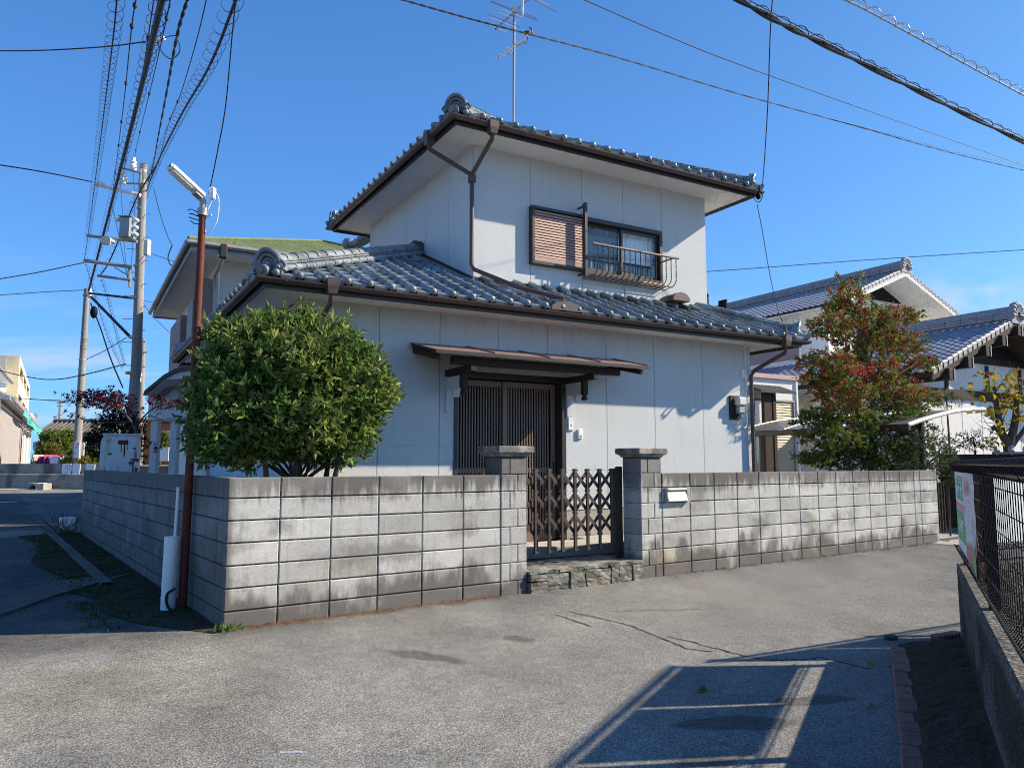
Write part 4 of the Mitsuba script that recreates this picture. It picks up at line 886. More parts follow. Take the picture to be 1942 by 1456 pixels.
m = MB(); m.prism([(-.335, .3), (.335, .3), (.335, 1.9), (.315, 2.02), (-.27, 2.02), (-.32, 1.9)], -.28, .3, 'y'); put('body', m, 'rusty_white', t, CFm)
m = MB(); m.box(-.30, .355, -.31, .33, 2.022, 2.055, .008); put('lid', m, 'rusty_white', t, CFm)
m = MB(); m.box(-.03, .14, -.288, -.28, 1.85, 1.93); put('rusted_plate', m, 'rust', t, CFm)
m = MB(); m.box(.07, .095, -.2825, -.2805, 1.62, 1.85); m.box(.02, .035, -.2825, -.2805, 1.7, 1.85); m.box(.13, .14, -.2825, -.2805, 1.75, 1.85); m.box(.18, .30, -.2825, -.2805, 1.56, 1.585); m.box(.23, .255, -.2825, -.2805, 1.33, 1.56); put('rust_streak', m, 'rust', t, CFm, kind='stuff')
# ------------------------------------------------------------------ black folding gate at the right end of the wall
t = thing('folding_gate', 'black folding gate standing past the right end of the block wall', 'gate')
GF = Frame(35.6, *BF(12.62, .35)[:2]); z0 = gz(*BF(12.9, .35)[:2])
for k in range(9):
    m = MB(); m.box(k * .11, k * .11 + .032, -.03, .03, z0 + .10, 1.13, .004); put('upright', m, 'dark_bronze', t, GF)
for k in range(8):
    m = MB(); m.box(k * .11 + .01, k * .11 + .09, -.012, .012, 1.09, 1.12)
    for r in range(4):
        a = z0 + .2 + r * .22; m.add([[k * .11 + .03, -.01, a], [k * .11 + .055, -.01, a], [k * .11 + .13, -.01, a + .2], [k * .11 + .105, -.01, a + .2], [k * .11 + .03, .01, a], [k * .11 + .055, .01, a], [k * .11 + .13, .01, a + .2], [k * .11 + .105, .01, a + .2]], [[0, 1, 2, 3], [7, 6, 5, 4], [0, 4, 5, 1], [2, 6, 7, 3]])
    put('lattice', m, 'dark_bronze', t, GF)
m = MB(); v = np.array([BF(12.2, -.75), BF(14.6, -.75), BF(14.6, 3.0), BF(12.6, 3.0), BF(12.6, -.02)]); v[:, 2] = ground(v[:, 0], v[:, 1]) + .02; m.add(v[[0, 1, 2]], [[0, 1, 2]]); m.add(v[[0, 2, 3]], [[0, 1, 2]]); m.add(v[[0, 3, 4]], [[0, 1, 2]]); struct('apron', m, 'concrete')
# stray bits on the road
t = solo('chalk_stick', MB().box(-.062, .062, -.004, .004, .0, .006), 'white_paint', 'thin white stick lying on the asphalt near the bottom edge', 'stick', Frame(2, -1.225, 4.40, gz(-1.225, 4.40)))
# ------------------------------------------------------------------ vegetation
def leaves(pos, dirs, length, width, rng, cols, fold=.25, droop=.0):
    """One four-triangle folded leaf per row: base at pos, along dirs."""
    n = len(pos); d = dirs / (np.linalg.norm(dirs, axis=1, keepdims=True) + 1e-9)
    a = rng.normal(size=(n, 3)); s = np.cross(d, a); s /= np.linalg.norm(s, axis=1, keepdims=True) + 1e-9; up = np.cross(s, d)
    L = (length * rng.uniform(.5, 1.25, n))[:, None]; w = (width * rng.uniform(.75, 1.2, n))[:, None]
    mid = pos + d * L * .5 - up * L * .03; tip = pos + d * L - up * L * (.12 + droop)
    l = mid + s * w * .5 + up * w * fold; r = mid - s * w * .5 + up * w * fold
    v = np.stack([pos, l, mid, r, tip], 1).reshape(-1, 3); b = np.arange(n)[:, None] * 5
    f = np.concatenate([b + [0, 2, 1], b + [0, 3, 2], b + [1, 2, 4], b + [2, 3, 4]], 0)
    return v, f, np.repeat(cols, 5, axis=0)
def shoots(cent, axis, k, rng, length, width, pal, spread=.9, stem=.10):
    """k leaves round each shoot."""
    n = len(cent); axis = axis / np.linalg.norm(axis, axis=1, keepdims=True)
    P = np.repeat(cent, k, 0) + np.repeat(axis, k, 0) * (rng.uniform(-.2, 1, (n * k, 1)) * stem)
    D = np.repeat(axis, k, 0) * rng.uniform(.1, .9, (n * k, 1)) + rng.normal(size=(n * k, 3)) * spread * .6
    pick = rng.integers(0, len(pal), n); c = np.asarray(pal)[pick]
    c = np.repeat(c, k, 0) * rng.uniform(.72, 1.28, (n * k, 1))
    return leaves(P, D, length, width, rng, np.clip(c, 0, 1))
def join(L):
    V, F, C, o = [], [], [], 0
    for v, f, c in L: V.append(v); F.append(f + o); C.append(c); o += len(v)
    return np.vstack(V), np.vstack(F), np.vstack(C)
def crown(parent, name, parts, mat='leaf', kind=None):
    v, f, c = join(parts); return put(name, (v, f), mat, parent, color=c, kind=kind)
def limbs(parent, name, paths, mat='bark'):
    m = MB()
    for p, r in paths: p = cat_curve(p, 14); m.tube(p, np.linspace(r[0], r[1], len(p)), 8)
    return put(name, m, mat, parent, smooth=40)
GREEN = [(.105, .18, .045), (.125, .21, .052), (.08, .145, .036), (.17, .245, .07), (.06, .11, .03), (.20, .23, .09)]
YOUNG = [(.26, .31, .085), (.20, .27, .065), (.31, .35, .11)]
# --- the round bush behind the front wall
rng = np.random.default_rng(4)
t = thing('bush', 'large rounded glossy green bush behind the corner of the block wall', 'bush')
bc = BF(.48, 1.10, 2.245)
n = 4000
d = rng.normal(size=(n, 3)); d /= np.linalg.norm(d, axis=1, keepdims=True)
rad = rng.uniform(.50, 1.0, n) ** .55
az = np.arctan2(d[:, 1], d[:, 0])
lump = .90 + .42 * (meshkit.fbm(d * 2.6 + 5, 3, 3) - .5) * 2 * .55 + .06 * (meshkit.noise(d * 7, 8) - .5)
axes = np.array([1.05, .95, .90])
loc_ = d * (rad * lump)[:, None] * axes * 1.05
keep = (loc_[:, 2] > -.74 + .22 * meshkit.noise(loc_ * 3, 5) - .20 * (np.abs(loc_[:, 0] - .05) > .42)) & ~((loc_[:, 2] < -.55) & (np.hypot(loc_[:, 0], loc_[:, 1]) > .98 + .15 * rng.random(n)))
loc_, d2, rad2 = loc_[keep], d[keep], rad[keep]
cc = np.array([BF.m[:3, :3] @ q for q in loc_]) + bc
ax_ = np.array([BF.m[:3, :3] @ q for q in d2]) * .9 + [0, 0, .45] + rng.normal(size=cc.shape) * .3
outer = rad2 > .90
parts = [shoots(cc[~outer], ax_[~outer], 8, rng, .098, .042, GREEN), shoots(cc[outer], ax_[outer], 8, rng, .102, .042, GREEN + YOUNG[:2])]
top = rng.random(len(cc)) < .15; top &= outer & (loc_[:, 2] > .1)
sp = cc[top]; spd = ax_[top] + [0, 0, .4]
parts.append(shoots(sp + spd / np.linalg.norm(spd, axis=1, keepdims=True) * .10, spd, 10, rng, .085, .032, YOUNG + GREEN[3:4], .6, .16))
qq = rng.normal(size=(330, 3)); qq /= np.linalg.norm(qq, axis=1, keepdims=True); qr = qq * (rng.random((330, 1)) ** .4) * [.27, .36, .50]
lobe = np.array([BF(-.42 + a, .78 + b, 1.93 + c) for a, b, c in qr]); lobe = lobe[np.array([not (abs(a - (-.0)) < 9 and c < -.46) for a, b, c in qr])]
parts.append(shoots(lobe, np.array([BF.m[:3, :3] @ q for q in qq[:len(lobe)]]) + [-.2, -.2, .3], 8, rng, .10, .042, GREEN))
crown(t, 'crown', parts)
stems = []
for (u, w, tu, tw) in ((.32, 1.05, -.2, .9), (.55, 1.15, .75, 1.3), (.52, 1.02, .35, .7), (.80, 1.2, 1.25, 1.1), (.85, 1.0, 1.1, .6)):
    stems.append(([BF(u, w, .2), BF(u * .8 + tu * .2, w, 1.0), BF(u * .65 + tu * .35, w * .6 + tw * .4, 1.6), BF(tu, tw, 2.5)], (.05, .015)))
for k in range(16):
    a = k * 2.4; q = BF(.56 + .95 * math.cos(a), 1.12 + .75 * math.sin(a), 2.2 + .5 * math.sin(k * 1.7)); stems.append(([BF(.56 + .15 * math.cos(a), 1.12, 1.35), (BF(.56 + .5 * math.cos(a), 1.12 + .4 * math.sin(a), 1.65)), q], (.018, .006)))
limbs(t, 'trunk', stems)
# --- red-berried tree behind the right part of the wall
rng = np.random.default_rng(9)
t = thing('berry_tree', 'tall green tree thick with red berries behind the right part of the block wall', 'tree')
RY = 15.2; rc = lambda x, y, dy=0.0: at(x, y, RY + dy + (x - 1640) * .0095)
clusters = [(1592, 552, 14, 36, 22), (1622, 545, 10, 34, 16), (1612, 592, 50, 36, 120), (1665, 605, 45, 26, 90), (1712, 600, 42, 20, 60), (1575, 622, 40, 26, 80), (1640, 640, 70, 34, 160), (1705, 655, 62, 30, 130), (1572, 690, 55, 26, 95),
            (1640, 690, 70, 36, 170), (1735, 690, 52, 24, 90), (1560, 718, 42, 18, 50), (1595, 745, 62, 34, 140), (1675, 745, 84, 36, 200), (1735, 760, 48, 30, 100), (1600, 790, 70, 28, 150), (1690, 800, 82, 36, 190), (1550, 795, 45, 18, 60),
            (1570, 830, 58, 26, 110), (1650, 845, 90, 30, 200), (1725, 850, 45, 34, 110), (1600, 870, 80, 26, 170), (1700, 885, 60, 26, 120), (1545, 868, 36, 16, 40)]
parts = []; berries = []; pl = [(.13, .18, .04), (.09, .14, .034), (.18, .22, .05), (.26, .26, .055), (.30, .24, .06), (.065, .105, .028)]
ctr = at(1650, 740, RY)
px = RY / 1440.3
for (x, y, rx, ry, k) in clusters:
    dy = rng.uniform(-.55, .45); c0 = rc(x, y, dy); k = int(k * 1.4)
    q = rng.normal(size=(k, 3)); q *= (rng.random((k, 1)) ** .4 / np.linalg.norm(q, axis=1, keepdims=True)); q = q * [rx * px * .98, .40, ry * px * .95]
    ax_ = q * [1.2, 1, .6] + (c0 - ctr) * [.5, .5, .1] + [0, -.1, .25] + rng.normal(size=(k, 3)) * .25
    low = y > 775
    parts.append(shoots(c0 + q, ax_, 9, rng, .085, .034, pl[:3] + pl[5:] if low else pl, .85, .10))
    nb = int(k * (.40 if not low else .07)); sel = rng.integers(0, k, nb)
    for s_ in sel:
        base = c0 + q[s_] + ax_[s_] / np.linalg.norm(ax_[s_]) * rng.uniform(.02, .12)
        for _ in range(rng.integers(5, 12)): berries.append(base + rng.normal(size=3) * .030)
for _ in range(46):
    base = rc(1628 + rng.normal() * 15, 702 - rng.normal() * 5, -.62)
    for _ in range(6): berries.append(base + rng.normal(size=3) * .035)
crown(t, 'crown', parts)
ico = trimesh.creation.icosphere(subdivisions=0, radius=.0155); B_ = np.array(berries)
V = (B_[:, None] + ico.vertices[None]).reshape(-1, 3); Fb = (np.arange(len(B_))[:, None, None] * 12 + ico.faces[None]).reshape(-1, 3)
M('berry', (.48, .035, .018), .35, .5); put('berries', (V, Fb), 'berry', t, smooth=True, kind='stuff')
tr = at(1650, 880, RY); br = [([[tr[0], tr[1], .2], [tr[0] + .02, tr[1], 1.6], rc(1655, 740), rc(1620, 600), rc(1595, 535)], (.075, .008))]
for (x, y, rx, ry, k) in clusters[2:]: br.append(([rc(1652, min(y + 70, 860)), rc((x + 1650) / 2, y + 28), rc(x, y), rc(x + (x - 1650) * .15, y - ry * .6)], (.022, .004)))
limbs(t, 'trunk', br)
# --- grey-green shrubs by the black gate
def shrub(label, name, x, y, Y, rx, rz, n, pal, leaf=.06, seed=1, group=None, w=.022, up=.6, ry=None):
    rng = np.random.default_rng(seed); c = at(x, y, Y); px = Y / 1440.3; t = thing(name, label, name.replace('_', ' '), group)
    q = rng.normal(size=(n, 3)); q /= np.linalg.norm(q, axis=1, keepdims=True); q *= (rng.uniform(.2, 1, n) ** .5)[:, None] * (.75 + .5 * meshkit.fbm(q * 2 + seed, 3, seed))[:, None]
    q = q * [rx * px, (ry or rx * .8) * px, rz * px]
    parts = [shoots(c + q, q + [0, 0, up * rz * px] + rng.normal(size=q.shape) * .15, 8, rng, leaf, w, pal)]
    crown(t, 'crown', parts); g = gz(c[0], c[1])
    limbs(t, 'stem', [([[c[0], c[1], g], c + [0, 0, -rz * px * .6], c + q[k] * .9], (.02, .004)) for k in range(0, min(n, 9))]); return t
GREY = [(.075, .10, .05), (.10, .125, .07), (.06, .085, .04)]
shrub('grey-green shrub with thin leaves above the end of the block wall', 'shrub', 1752, 862, 14.9, 50, 55, 420, GREY, .05, 3)
shrub('dark shrub leaning over the black folding gate', 'shrub', 1795, 885, 15.6, 28, 38, 300, GREY + [(.03, .05, .02)], .05, 4)
shrub('low airy shrub against the white neighbour wall', 'shrub', 1848, 838, 17.5, 42, 20, 130, GREY, .06, 5)
shrub('small shrub on the carport roof line beside the berry tree', 'shrub', 1795, 760, 21, 26, 16, 90, GREY, .06, 6)
# --- the half-bare tree with yellow leaves
rng = np.random.default_rng(21); t = thing('yellow_leaved_tree', 'half-bare pruned tree with yellow and brown leaves at the right edge', 'tree')
YY = 17.5; rc = lambda x, y, dy=0: at(x, y, YY + dy)
pth = [([[rc(1915, 860)[0], YY, .2], rc(1912, 850), rc(1900, 820), rc(1890, 770), rc(1888, 745)], (.12, .042)), ([rc(1912, 852), rc(1925, 800), rc(1928, 760), rc(1935, 730)], (.10, .035)), ([rc(1905, 835), rc(1892, 815), rc(1882, 812)], (.07, .04)), ([rc(1920, 845), rc(1950, 800), rc(1965, 745)], (.06, .02))]
tw = []
for k in range(34):
    x0, y0 = [(1890, 760), (1888, 745), (1930, 745), (1900, 800), (1935, 735), (1885, 815), (1960, 760)][k % 7]
    ex, ey = x0 + rng.normal() * 22 - (14 if k % 3 == 0 else 0), y0 - rng.uniform(15, 62) * (1 if k % 4 else .2); tw.append(([rc(x0, y0), rc((x0 + ex) / 2 - 3, (y0 + ey) / 2 + 3, rng.normal() * .1), rc(ex, ey, rng.normal() * .25)], (.010, .003)))
limbs(t, 'trunk', pth); limbs(t, 'twigs', tw)
yl = [(.50, .36, .03), (.42, .33, .05), (.30, .20, .05), (.20, .085, .03), (.24, .30, .06), (.46, .30, .02)]
P, D = [], []
for x, y, sx, sy, k in ((1890, 725, 24, 16, 26), (1905, 760, 26, 20, 46), (1930, 720, 22, 18, 30), (1885, 785, 20, 16, 22), (1925, 785, 18, 20, 20), (1885, 835, 10, 12, 8), (1880, 825, 30, 30, 12), (1850, 760, 18, 28, 10), (1895, 880, 14, 9, 9), (1960, 760, 20, 40, 30), (1870, 700, 14, 8, 6)):
    for _ in range(k): P.append(rc(x + rng.normal() * sx * .7, y + rng.normal() * sy * .7, rng.normal() * .3)); D.append([rng.normal(), rng.normal(), -.3 + rng.normal() * .5])
P, D = np.array(P), np.array(D); col = np.array(yl)[rng.integers(0, len(yl), len(P))] * rng.uniform(.8, 1.2, (len(P), 1))
put('leaves', leaves(P, D, .155, .15, rng, col)[:2], 'leaf_soft', t, color=np.repeat(col, 5, 0), kind='stuff')
# --- left: dark shrub and red maple round the big pole
rng = np.random.default_rng(31)
shrub('dark evergreen shrub at the foot of the big concrete pole', 'shrub', 222, 838, 17.6, 52, 60, 900, [(.02, .034, .016), (.028, .045, .018), (.035, .03, .02)], .08, 8, w=.03)
t = thing('maple', 'dark red maple spreading in front of the concrete poles', 'tree'); YM = 17.0; rc = lambda x, y, dy=0: at(x, y, YM + dy)
cl = [(165, 748, 26, 10, 60), (190, 752, 24, 12, 90), (212, 752, 22, 12, 100), (178, 765, 30, 8, 60), (205, 772, 24, 9, 70), (230, 760, 14, 12, 50), (150, 758, 16, 8, 30), (290, 757, 16, 7, 36), (316, 770, 22, 9, 40), (338, 760, 14, 7, 30), (245, 770, 20, 14, 40), (285, 845, 12, 12, 22), (140, 788, 10, 10, 12)]
parts = []
for x, y, rx, ry, k in cl:
    k = int(k * .62)
    q = rng.normal(size=(k, 3)) * [rx * YM / 1440 * .55, .3, ry * YM / 1440 * .5]
    parts.append(shoots(rc(x, y) + q, rng.normal(size=(k, 3)) + [0, 0, .2], 7, rng, .075, .03, [(.095, .014, .022), (.13, .02, .03), (.07, .012, .02), (.05, .03, .02)], 1.2, .08))
crown(t, 'crown', parts, 'leaf_soft'); b0 = rc(262, 860)
limbs(t, 'trunk', [([[b0[0], YM, .2], rc(262, 860), rc(250, 800), rc(205, 765), rc(150, 750)], (.05, .008)), ([rc(255, 810), rc(290, 775), rc(335, 762)], (.025, .006)), ([rc(250, 800), rc(190, 800), rc(145, 790)], (.02, .004)), ([rc(262, 850), rc(278, 790), rc(320, 800), rc(345, 790)], (.02, .005))])
# --- small ground plants
def tufts(name, label, spots, n, h, pal, seed, mat='leaf_soft', w=.008):
    rng = np.random.default_rng(seed); P, D = [], []
    for p in spots:
        for _ in range(n): P.append(p + np.r_[rng.normal(size=2) * .05, 0]); D.append(np.r_[rng.normal(size=2) * .6, rng.uniform(.3, 1.2)])
    P, D = np.array(P), np.array(D); P[:, 2] = ground(P[:, 0], P[:, 1]) + .004; col = np.array(pal)[rng.integers(0, len(pal), len(P))] * rng.uniform(.7, 1.3, (len(P), 1))
    v, f, c = leaves(P, D, h, w, rng, col); k = put(name, (v, f), mat, None, color=c); lab(k, label, name.replace('_', ' '), None, 'stuff')
rg = np.random.default_rng(77)
def along(n, u0, u1, v0, v1): return [BF(rg.uniform(u0, u1), rg.uniform(v0, v1)) for _ in range(n)]
tufts('dry_needles', 'orange-brown dry needles gathered along the foot of the sunlit block wall', along(330, -.45, 2.5, -.10, -.005), 6, .035, [(.30, .14, .05), (.22, .10, .04), (.36, .19, .08)], 5, w=.004)
tufts('weeds', 'small green weeds at the foot of the wall corner', along(5, -.52, -.36, -.06, -.01), 14, .075, [(.10, .18, .04), (.16, .22, .05)], 6, w=.02)
tufts('moss', 'yellow-green moss along the foot of the right block wall', along(120, 5.2, 12.9, -.07, -.005), 5, .03, [(.10, .10, .025), (.06, .06, .02), (.14, .12, .03)], 7, w=.012)
tufts('verge_grass', 'dark green moss and weeds on the shaded verge beside the left wall', [BF(-.52 - rg.uniform(.0, .9), rg.uniform(.5, 10.5)) for _ in range(420)], 8, .05, [(.06, .10, .02), (.09, .13, .025), (.04, .06, .015)], 8, w=.014)
tufts('soil_weeds', 'scattered weeds on the dark soil strip along the fence', [FF(rg.uniform(.25, 2.2), -rg.uniform(.03, .42)) for _ in range(110)], 6, .035, [(.07, .09, .025), (.10, .11, .03)], 9, w=.012)
tufts('dry_stalks', 'dry grass stalks by the planter at the far end of the left wall', [BF(-.62 - rg.uniform(0, .35), 10.1 + rg.uniform(-.3, .5)) for _ in range(8)], 8, .55, [(.10, .08, .04), (.07, .06, .03)], 10, w=.012)
# fallen leaves
for k, (x, y, c) in enumerate(((1640, 1258, (.20, .26, .05)), (1650, 1340, (.16, .2, .06)), (1325, 1305, (.20, .13, .07)), (1784, 1315, (.18, .22, .07)), (1340, 1310, (.22, .15, .08)))):
    dd = at(x, y, 5.0) - EYE; s_ = (gz(*(EYE + dd)[:2]) + .01 - 1.5) / dd[2]; p = EYE + dd * s_
    rng = np.random.default_rng(k); v, f, cc = leaves(np.array([p + [0, 0, .012]]), np.array([[rng.normal(), rng.normal(), .05]]), .10, .06, rng, np.array([c])); kk = put('fallen_leaf', (v, f), 'leaf_soft', None, color=cc)
    lab(kk, ['green fallen leaf nearest the far end of the brick edging', 'small green fallen leaf on the shaded road beside the bricks', 'brown fallen leaf in the fence shadow on the road', 'green fallen leaf on the soil strip right of the bricks', 'pale brown fallen leaf beside another in the fence shadow'][k], 'leaf')
# ------------------------------------------------------------------ neighbours on the right
M('white_wall', proc(lambda p, n, uv: mix((.66, .66, .65), (.72, .72, .71), fbm(p.x, p.y, p.z, 3))), .9, .2)
M('cream_wall', proc(lambda p, n, uv: mix((.60, .57, .50), (.68, .65, .58), fbm(p.x, p.y, p.z, 3))), .9, .2)
def tiled_slope(parent, P0, along, up, L, S, tw=.27, tl=.25, amp=.03, mat='neighbour_tile', name='roof_tile'):
    """Rows of wavy tiles over the slope: P0 the lower corner, along the eave, up the slope."""
    along, up = np.array(along, float), np.array(up, float); nrm = np.cross(along, up)
    if nrm[2] < 0: nrm = -nrm
    xs_ = np.arange(0, L + 1e-6, tw / 6); prof = amp * (np.maximum(np.sin(xs_ / tw * 2 * PI), -.35)); m = MB(); k = len(xs_)
    for r in range(int(S / tl)):
        y0, y1 = r * tl, min((r + 1) * tl + .03, S)
        a = P0 + xs_[:, None] * along + (prof + .035)[:, None] * nrm + y0 * up; b = P0 + xs_[:, None] * along + (prof + .006)[:, None] * nrm + y1 * up; c = a - .03 * nrm
        i = np.arange(k - 1); m.add(np.vstack([c, a, b]), np.vstack([np.stack([i, i + 1, k + i + 1, k + i], 1), np.stack([k + i, k + i + 1, 2 * k + i + 1, 2 * k + i], 1)]))
    put(name, m.out(), mat, parent, smooth=50, kind='stuff')
hu, hv, hz = HF.m[:3, 0], HF.m[:3, 1], np.array([0, 0, 1.0])
def gable_house(label, uL, uP, uR, v0, v1, zE, zP, wall, inset=.9, beams=False, front=.9, zR=None):
    t = thing('neighbour_house', label, 'house'); zR = zE if zR is None else zR
    sl = (zP - zE) / (uP - uL); srl = (zP - zR) / (uR - uP)
    wl, wr = uL + inset, uR - inset
    pts = [(wl, -.2), (wr, -.2), (wr, zR + srl * inset - .12), (uP, zP - .15), (wl, zE + sl * inset - .12)]
    m = MB(); m.prism(pts, v0 + front, v1 - .3, 'y'); put('wall', m, wall, t, HF)
    m = MB(); m.prism([(uL, zE - .12), (uP, zP - .14), (uR, zR - .12), (uR, zR), (uP, zP), (uL, zE)], v0 + .02, v1, 'y'); put('roof', m, wall if not beams else 'wood_dark', t, HF)
    m = MB(); m.prism([(uL - .03, zE - .24), (uP, zP - .26), (uR + .03, zR - .24), (uR + .03, zR - .02), (uP, zP - .01), (uL - .03, zE - .02)], v0 - .03, v0 + .03, 'y'); put('bargeboard', m, 'wood_dark' if beams else wall, t, HF)
    nS = math.hypot(uP - uL, zP - zE); up = (hu * (uP - uL) + hz * (zP - zE)) / nS
    tiled_slope(t, HF(uL - .06, v0 + .05, zE + .01), hv, up, v1 - v0 - .05, nS)
    nS2 = math.hypot(uR - uP, zP - zR); up2 = (-hu * (uR - uP) + hz * (zP - zR)) / nS2
    tiled_slope(t, HF(uR + .06, v0 + .05, zR + .01), hv, up2, v1 - v0 - .05, nS2)
    # verge tiles with square drops along the rakes
    m = MB()
    for (a, za, b, zb_) in ((uL, zE, uP, zP), (uR, zR, uP, zP)):
        Ln = math.hypot(b - a, zb_ - za); nn = int(Ln / .27); dx, dz_ = (b - a) / Ln, (zb_ - za) / Ln; s = 1 if b > a else -1
        for i in range(nn):
            c0, c1 = a + dx * i * .27, za + dz_ * i * .27
            m.tube([[c0, v0 + .02, c1 + .075], [c0 + dx * .30, v0 + .02, c1 + dz_ * .30 + .055]], [.062, .055], 7)
            m.add([[c0 + dx * .02, v0 - .045, c1 + .06], [c0 + dx * .2, v0 - .045, c1 + dz_ * .2 + .06], [c0 + dx * .2, v0 - .045, c1 + dz_ * .2 - .07], [c0 + dx * .02, v0 - .045, c1 - .07], [c0 + dx * .02, v0 + .0, c1 + .06], [c0 + dx * .2, v0 + .0, c1 + dz_ * .2 + .06], [c0 + dx * .2, v0 + .0, c1 + dz_ * .2 - .07], [c0 + dx * .02, v0 + .0, c1 - .07]],
                  [[0, 3, 2, 1], [4, 5, 6, 7], [0, 1, 5, 4], [2, 3, 7, 6], [0, 4, 7, 3], [1, 2, 6, 5]])
    put('verge_tile', m, 'ridge_grey', t, HF, kind='stuff')
    # layered ridge
    for z, w in ((.06, .20), (.15, .17), (.24, .15)):
        m = MB(); rw = random.Random(int(z * 100))
        for y in np.arange(v0 + .05, v1, .5): m.box(uP - w, uP + w, y, min(y + .49, v1), zP + z, zP + z + .08, .012)
        put('ridge_course', m, 'ridge_grey', t, HF)
    m = MB(); m.tube([[uP, v0 + .02, zP + .36], [uP, v1, zP + .36]], .10, 10); put('ridge_cap', m, 'ridge_grey', t, HF, smooth=40)
    m = MB(); m.prism([(uP - .3, zP - .1), (uP + .3, zP - .1), (uP + .3, zP + .25), (uP + .15, zP + .52), (uP - .15, zP + .52), (uP - .3, zP + .25)], v0 - .06, v0 + .05, 'y')
    for a in range(9):
        th = PI * a / 8; m.ball((uP + .28 * math.cos(th), v0 - .06, zP + .12 + .36 * math.sin(th)), .10, 1); m.tube([[uP + .1 * math.cos(th), v0 - .09, zP + .15 + .1 * math.sin(th)], [uP + .24 * math.cos(th), v0 - .12, zP + .15 + .26 * math.sin(th)]], .04, 5)
    put('ridge_ornament', m, 'ridge_grey', t, HF, smooth=40)
    return t, wl, wr, sl
tA, wl, wr, sl = gable_house('tall white two-storey house with a tiled gable roof behind the berry tree', 25.95, 30.55, 34.3, 19.2, 30.5, 7.83, 9.72, 'white_wall', 1.1, front=1.3, zR=8.2)
m = MB(); m.prism([(29.1, 8.65), (32.1, 8.65), (31.6, 8.9), (30.55, 9.34), (29.6, 9.0)], 20.42, 20.52, 'y'); put('gable_vent', m, 'room_dark', tA, HF)
m = MB(); m.tube([[26.0, 19.3, 7.82], [26.0, 30.0, 7.82]], .07, 8); put('gutter', m, 'dark_bronze', tA, HF, smooth=40)
m = MB(); m.box(26.9, 27.0, 26, 26.5, 8.5, 9.35); m.tube([[28.2, 28.6, 9.0], [28.2, 28.6, 10.25]], .12, 8); put('chimney_pipe', m, 'black_metal', tA, HF)
# its lower roof and balcony band, seen between the house and the berry tree
up = (hu * 2.2 + hz * .95); up /= np.linalg.norm(up)
tiled_slope(tA, HF(20.3, 16.6, 4.02), hv, up, 11.0, 3.0, name='lower_roof_tile')
m = MB(); m.prism([(20.3, 3.9), (23.2, 5.1), (23.2, 3.9)], 16.6, 27.6, 'y'); put('lower_roof', m, 'white_wall', tA, HF)
m = MB(); m.box(22.7, 23.5, 16.4, 27.6, 5.05, 5.25); put('balcony_floor', m, 'white_wall', tA, HF)
M('mauve_panel', (.27, .21, .20), .7); m = MB(); m.box(22.65, 22.72, 18.4, 24.8, 5.26, 6.05); put('balcony_panel', m, 'mauve_panel', tA, HF)
m = MB(); m.box(23.5, 27.04, 17.6, 29.5, -.2, 5.04); put('wing_wall', m, 'cream_wall', tA, HF)
tB, wl, wr, sl = gable_house('single-storey white house with dark roof beams and a tiled gable roof at the right edge', 20.05, 24.5, 30.5, 12.0, 16.9, 3.95, 5.78, 'white_wall', .95, beams=True, front=.95, zR=3.2)
for zb, zt, in ((3.40, 3.68), (4.55, 4.75)):
    a = 20.95 if zb < 4 else 22.5
    m = MB(); m.box(a, 29.5, 12.88, 12.96, zb, zt); put('beam', m, 'wood_dark', tB, HF)
for u in (22.3, 24.5, 26.4):
    m = MB(); m.box(u - .06, u + .06, 12.89, 12.96, 3.68, min(4.5, 4.0 + (u - 20) * .45)); put('post', m, 'wood_dark', tB, HF)
m = MB(); m.prism([(22.6, 4.75), (27.6, 4.75), (24.5, 5.55)], 12.90, 12.958, 'y'); put('gable_panel', m, 'room_dark', tB, HF)
for i, u in enumerate((20.75, 21.7, 22.65, 23.55, 24.45)):
    z = 3.95 + (5.78 - 3.95) / 4.45 * (u - 20.05)
    m = MB(); m.box(u - .12, u + .12, 11.86, 12.96, z - .47, z - .16, .01); put('purlin', m, 'wood_dark', tB, HF)
    m = MB(); m.box(u + .085, u + .126, 11.84, 11.858, z - .475, z - .155); put('purlin_cap', m, 'grey_metal', tB, HF)
for u in (22.0, 23.05, 24.1, 25.2, 26.3):
    m = MB(); m.box(u - .006, u + .006, 12.944, 12.952, .2, 3.4); put('wall_joint', m, 'sealant', tB, HF)
# --- dark yard wall and tiled coping at the far right
t = thing('yard_wall', 'dark board yard wall with a pale tiled coping behind the mesh fence', 'wall')
m = MB(); a, b = at(1800, 880, 17.6), at(1990, 880, 16.6); dd = b - a; yw = math.degrees(math.atan2(dd[1], dd[0])); YF = Frame(yw, a[0], a[1]); Ly_ = np.linalg.norm(dd[:2])
m.box(-.2, Ly_ + 3, 0, .12, -.2, 1.70); put('boards', m, 'wood_dark', t, YF)
m = MB()
for s in np.arange(.95, Ly_ + 2, .27): m.tube([[s, -.16, 1.74], [s, .06, 1.83]], .065, 8)
m.box(.85, Ly_ + 2, -.12, .16, 1.70, 1.75); put('coping_tile', m, 'ridge_grey', t, YF, smooth=40)
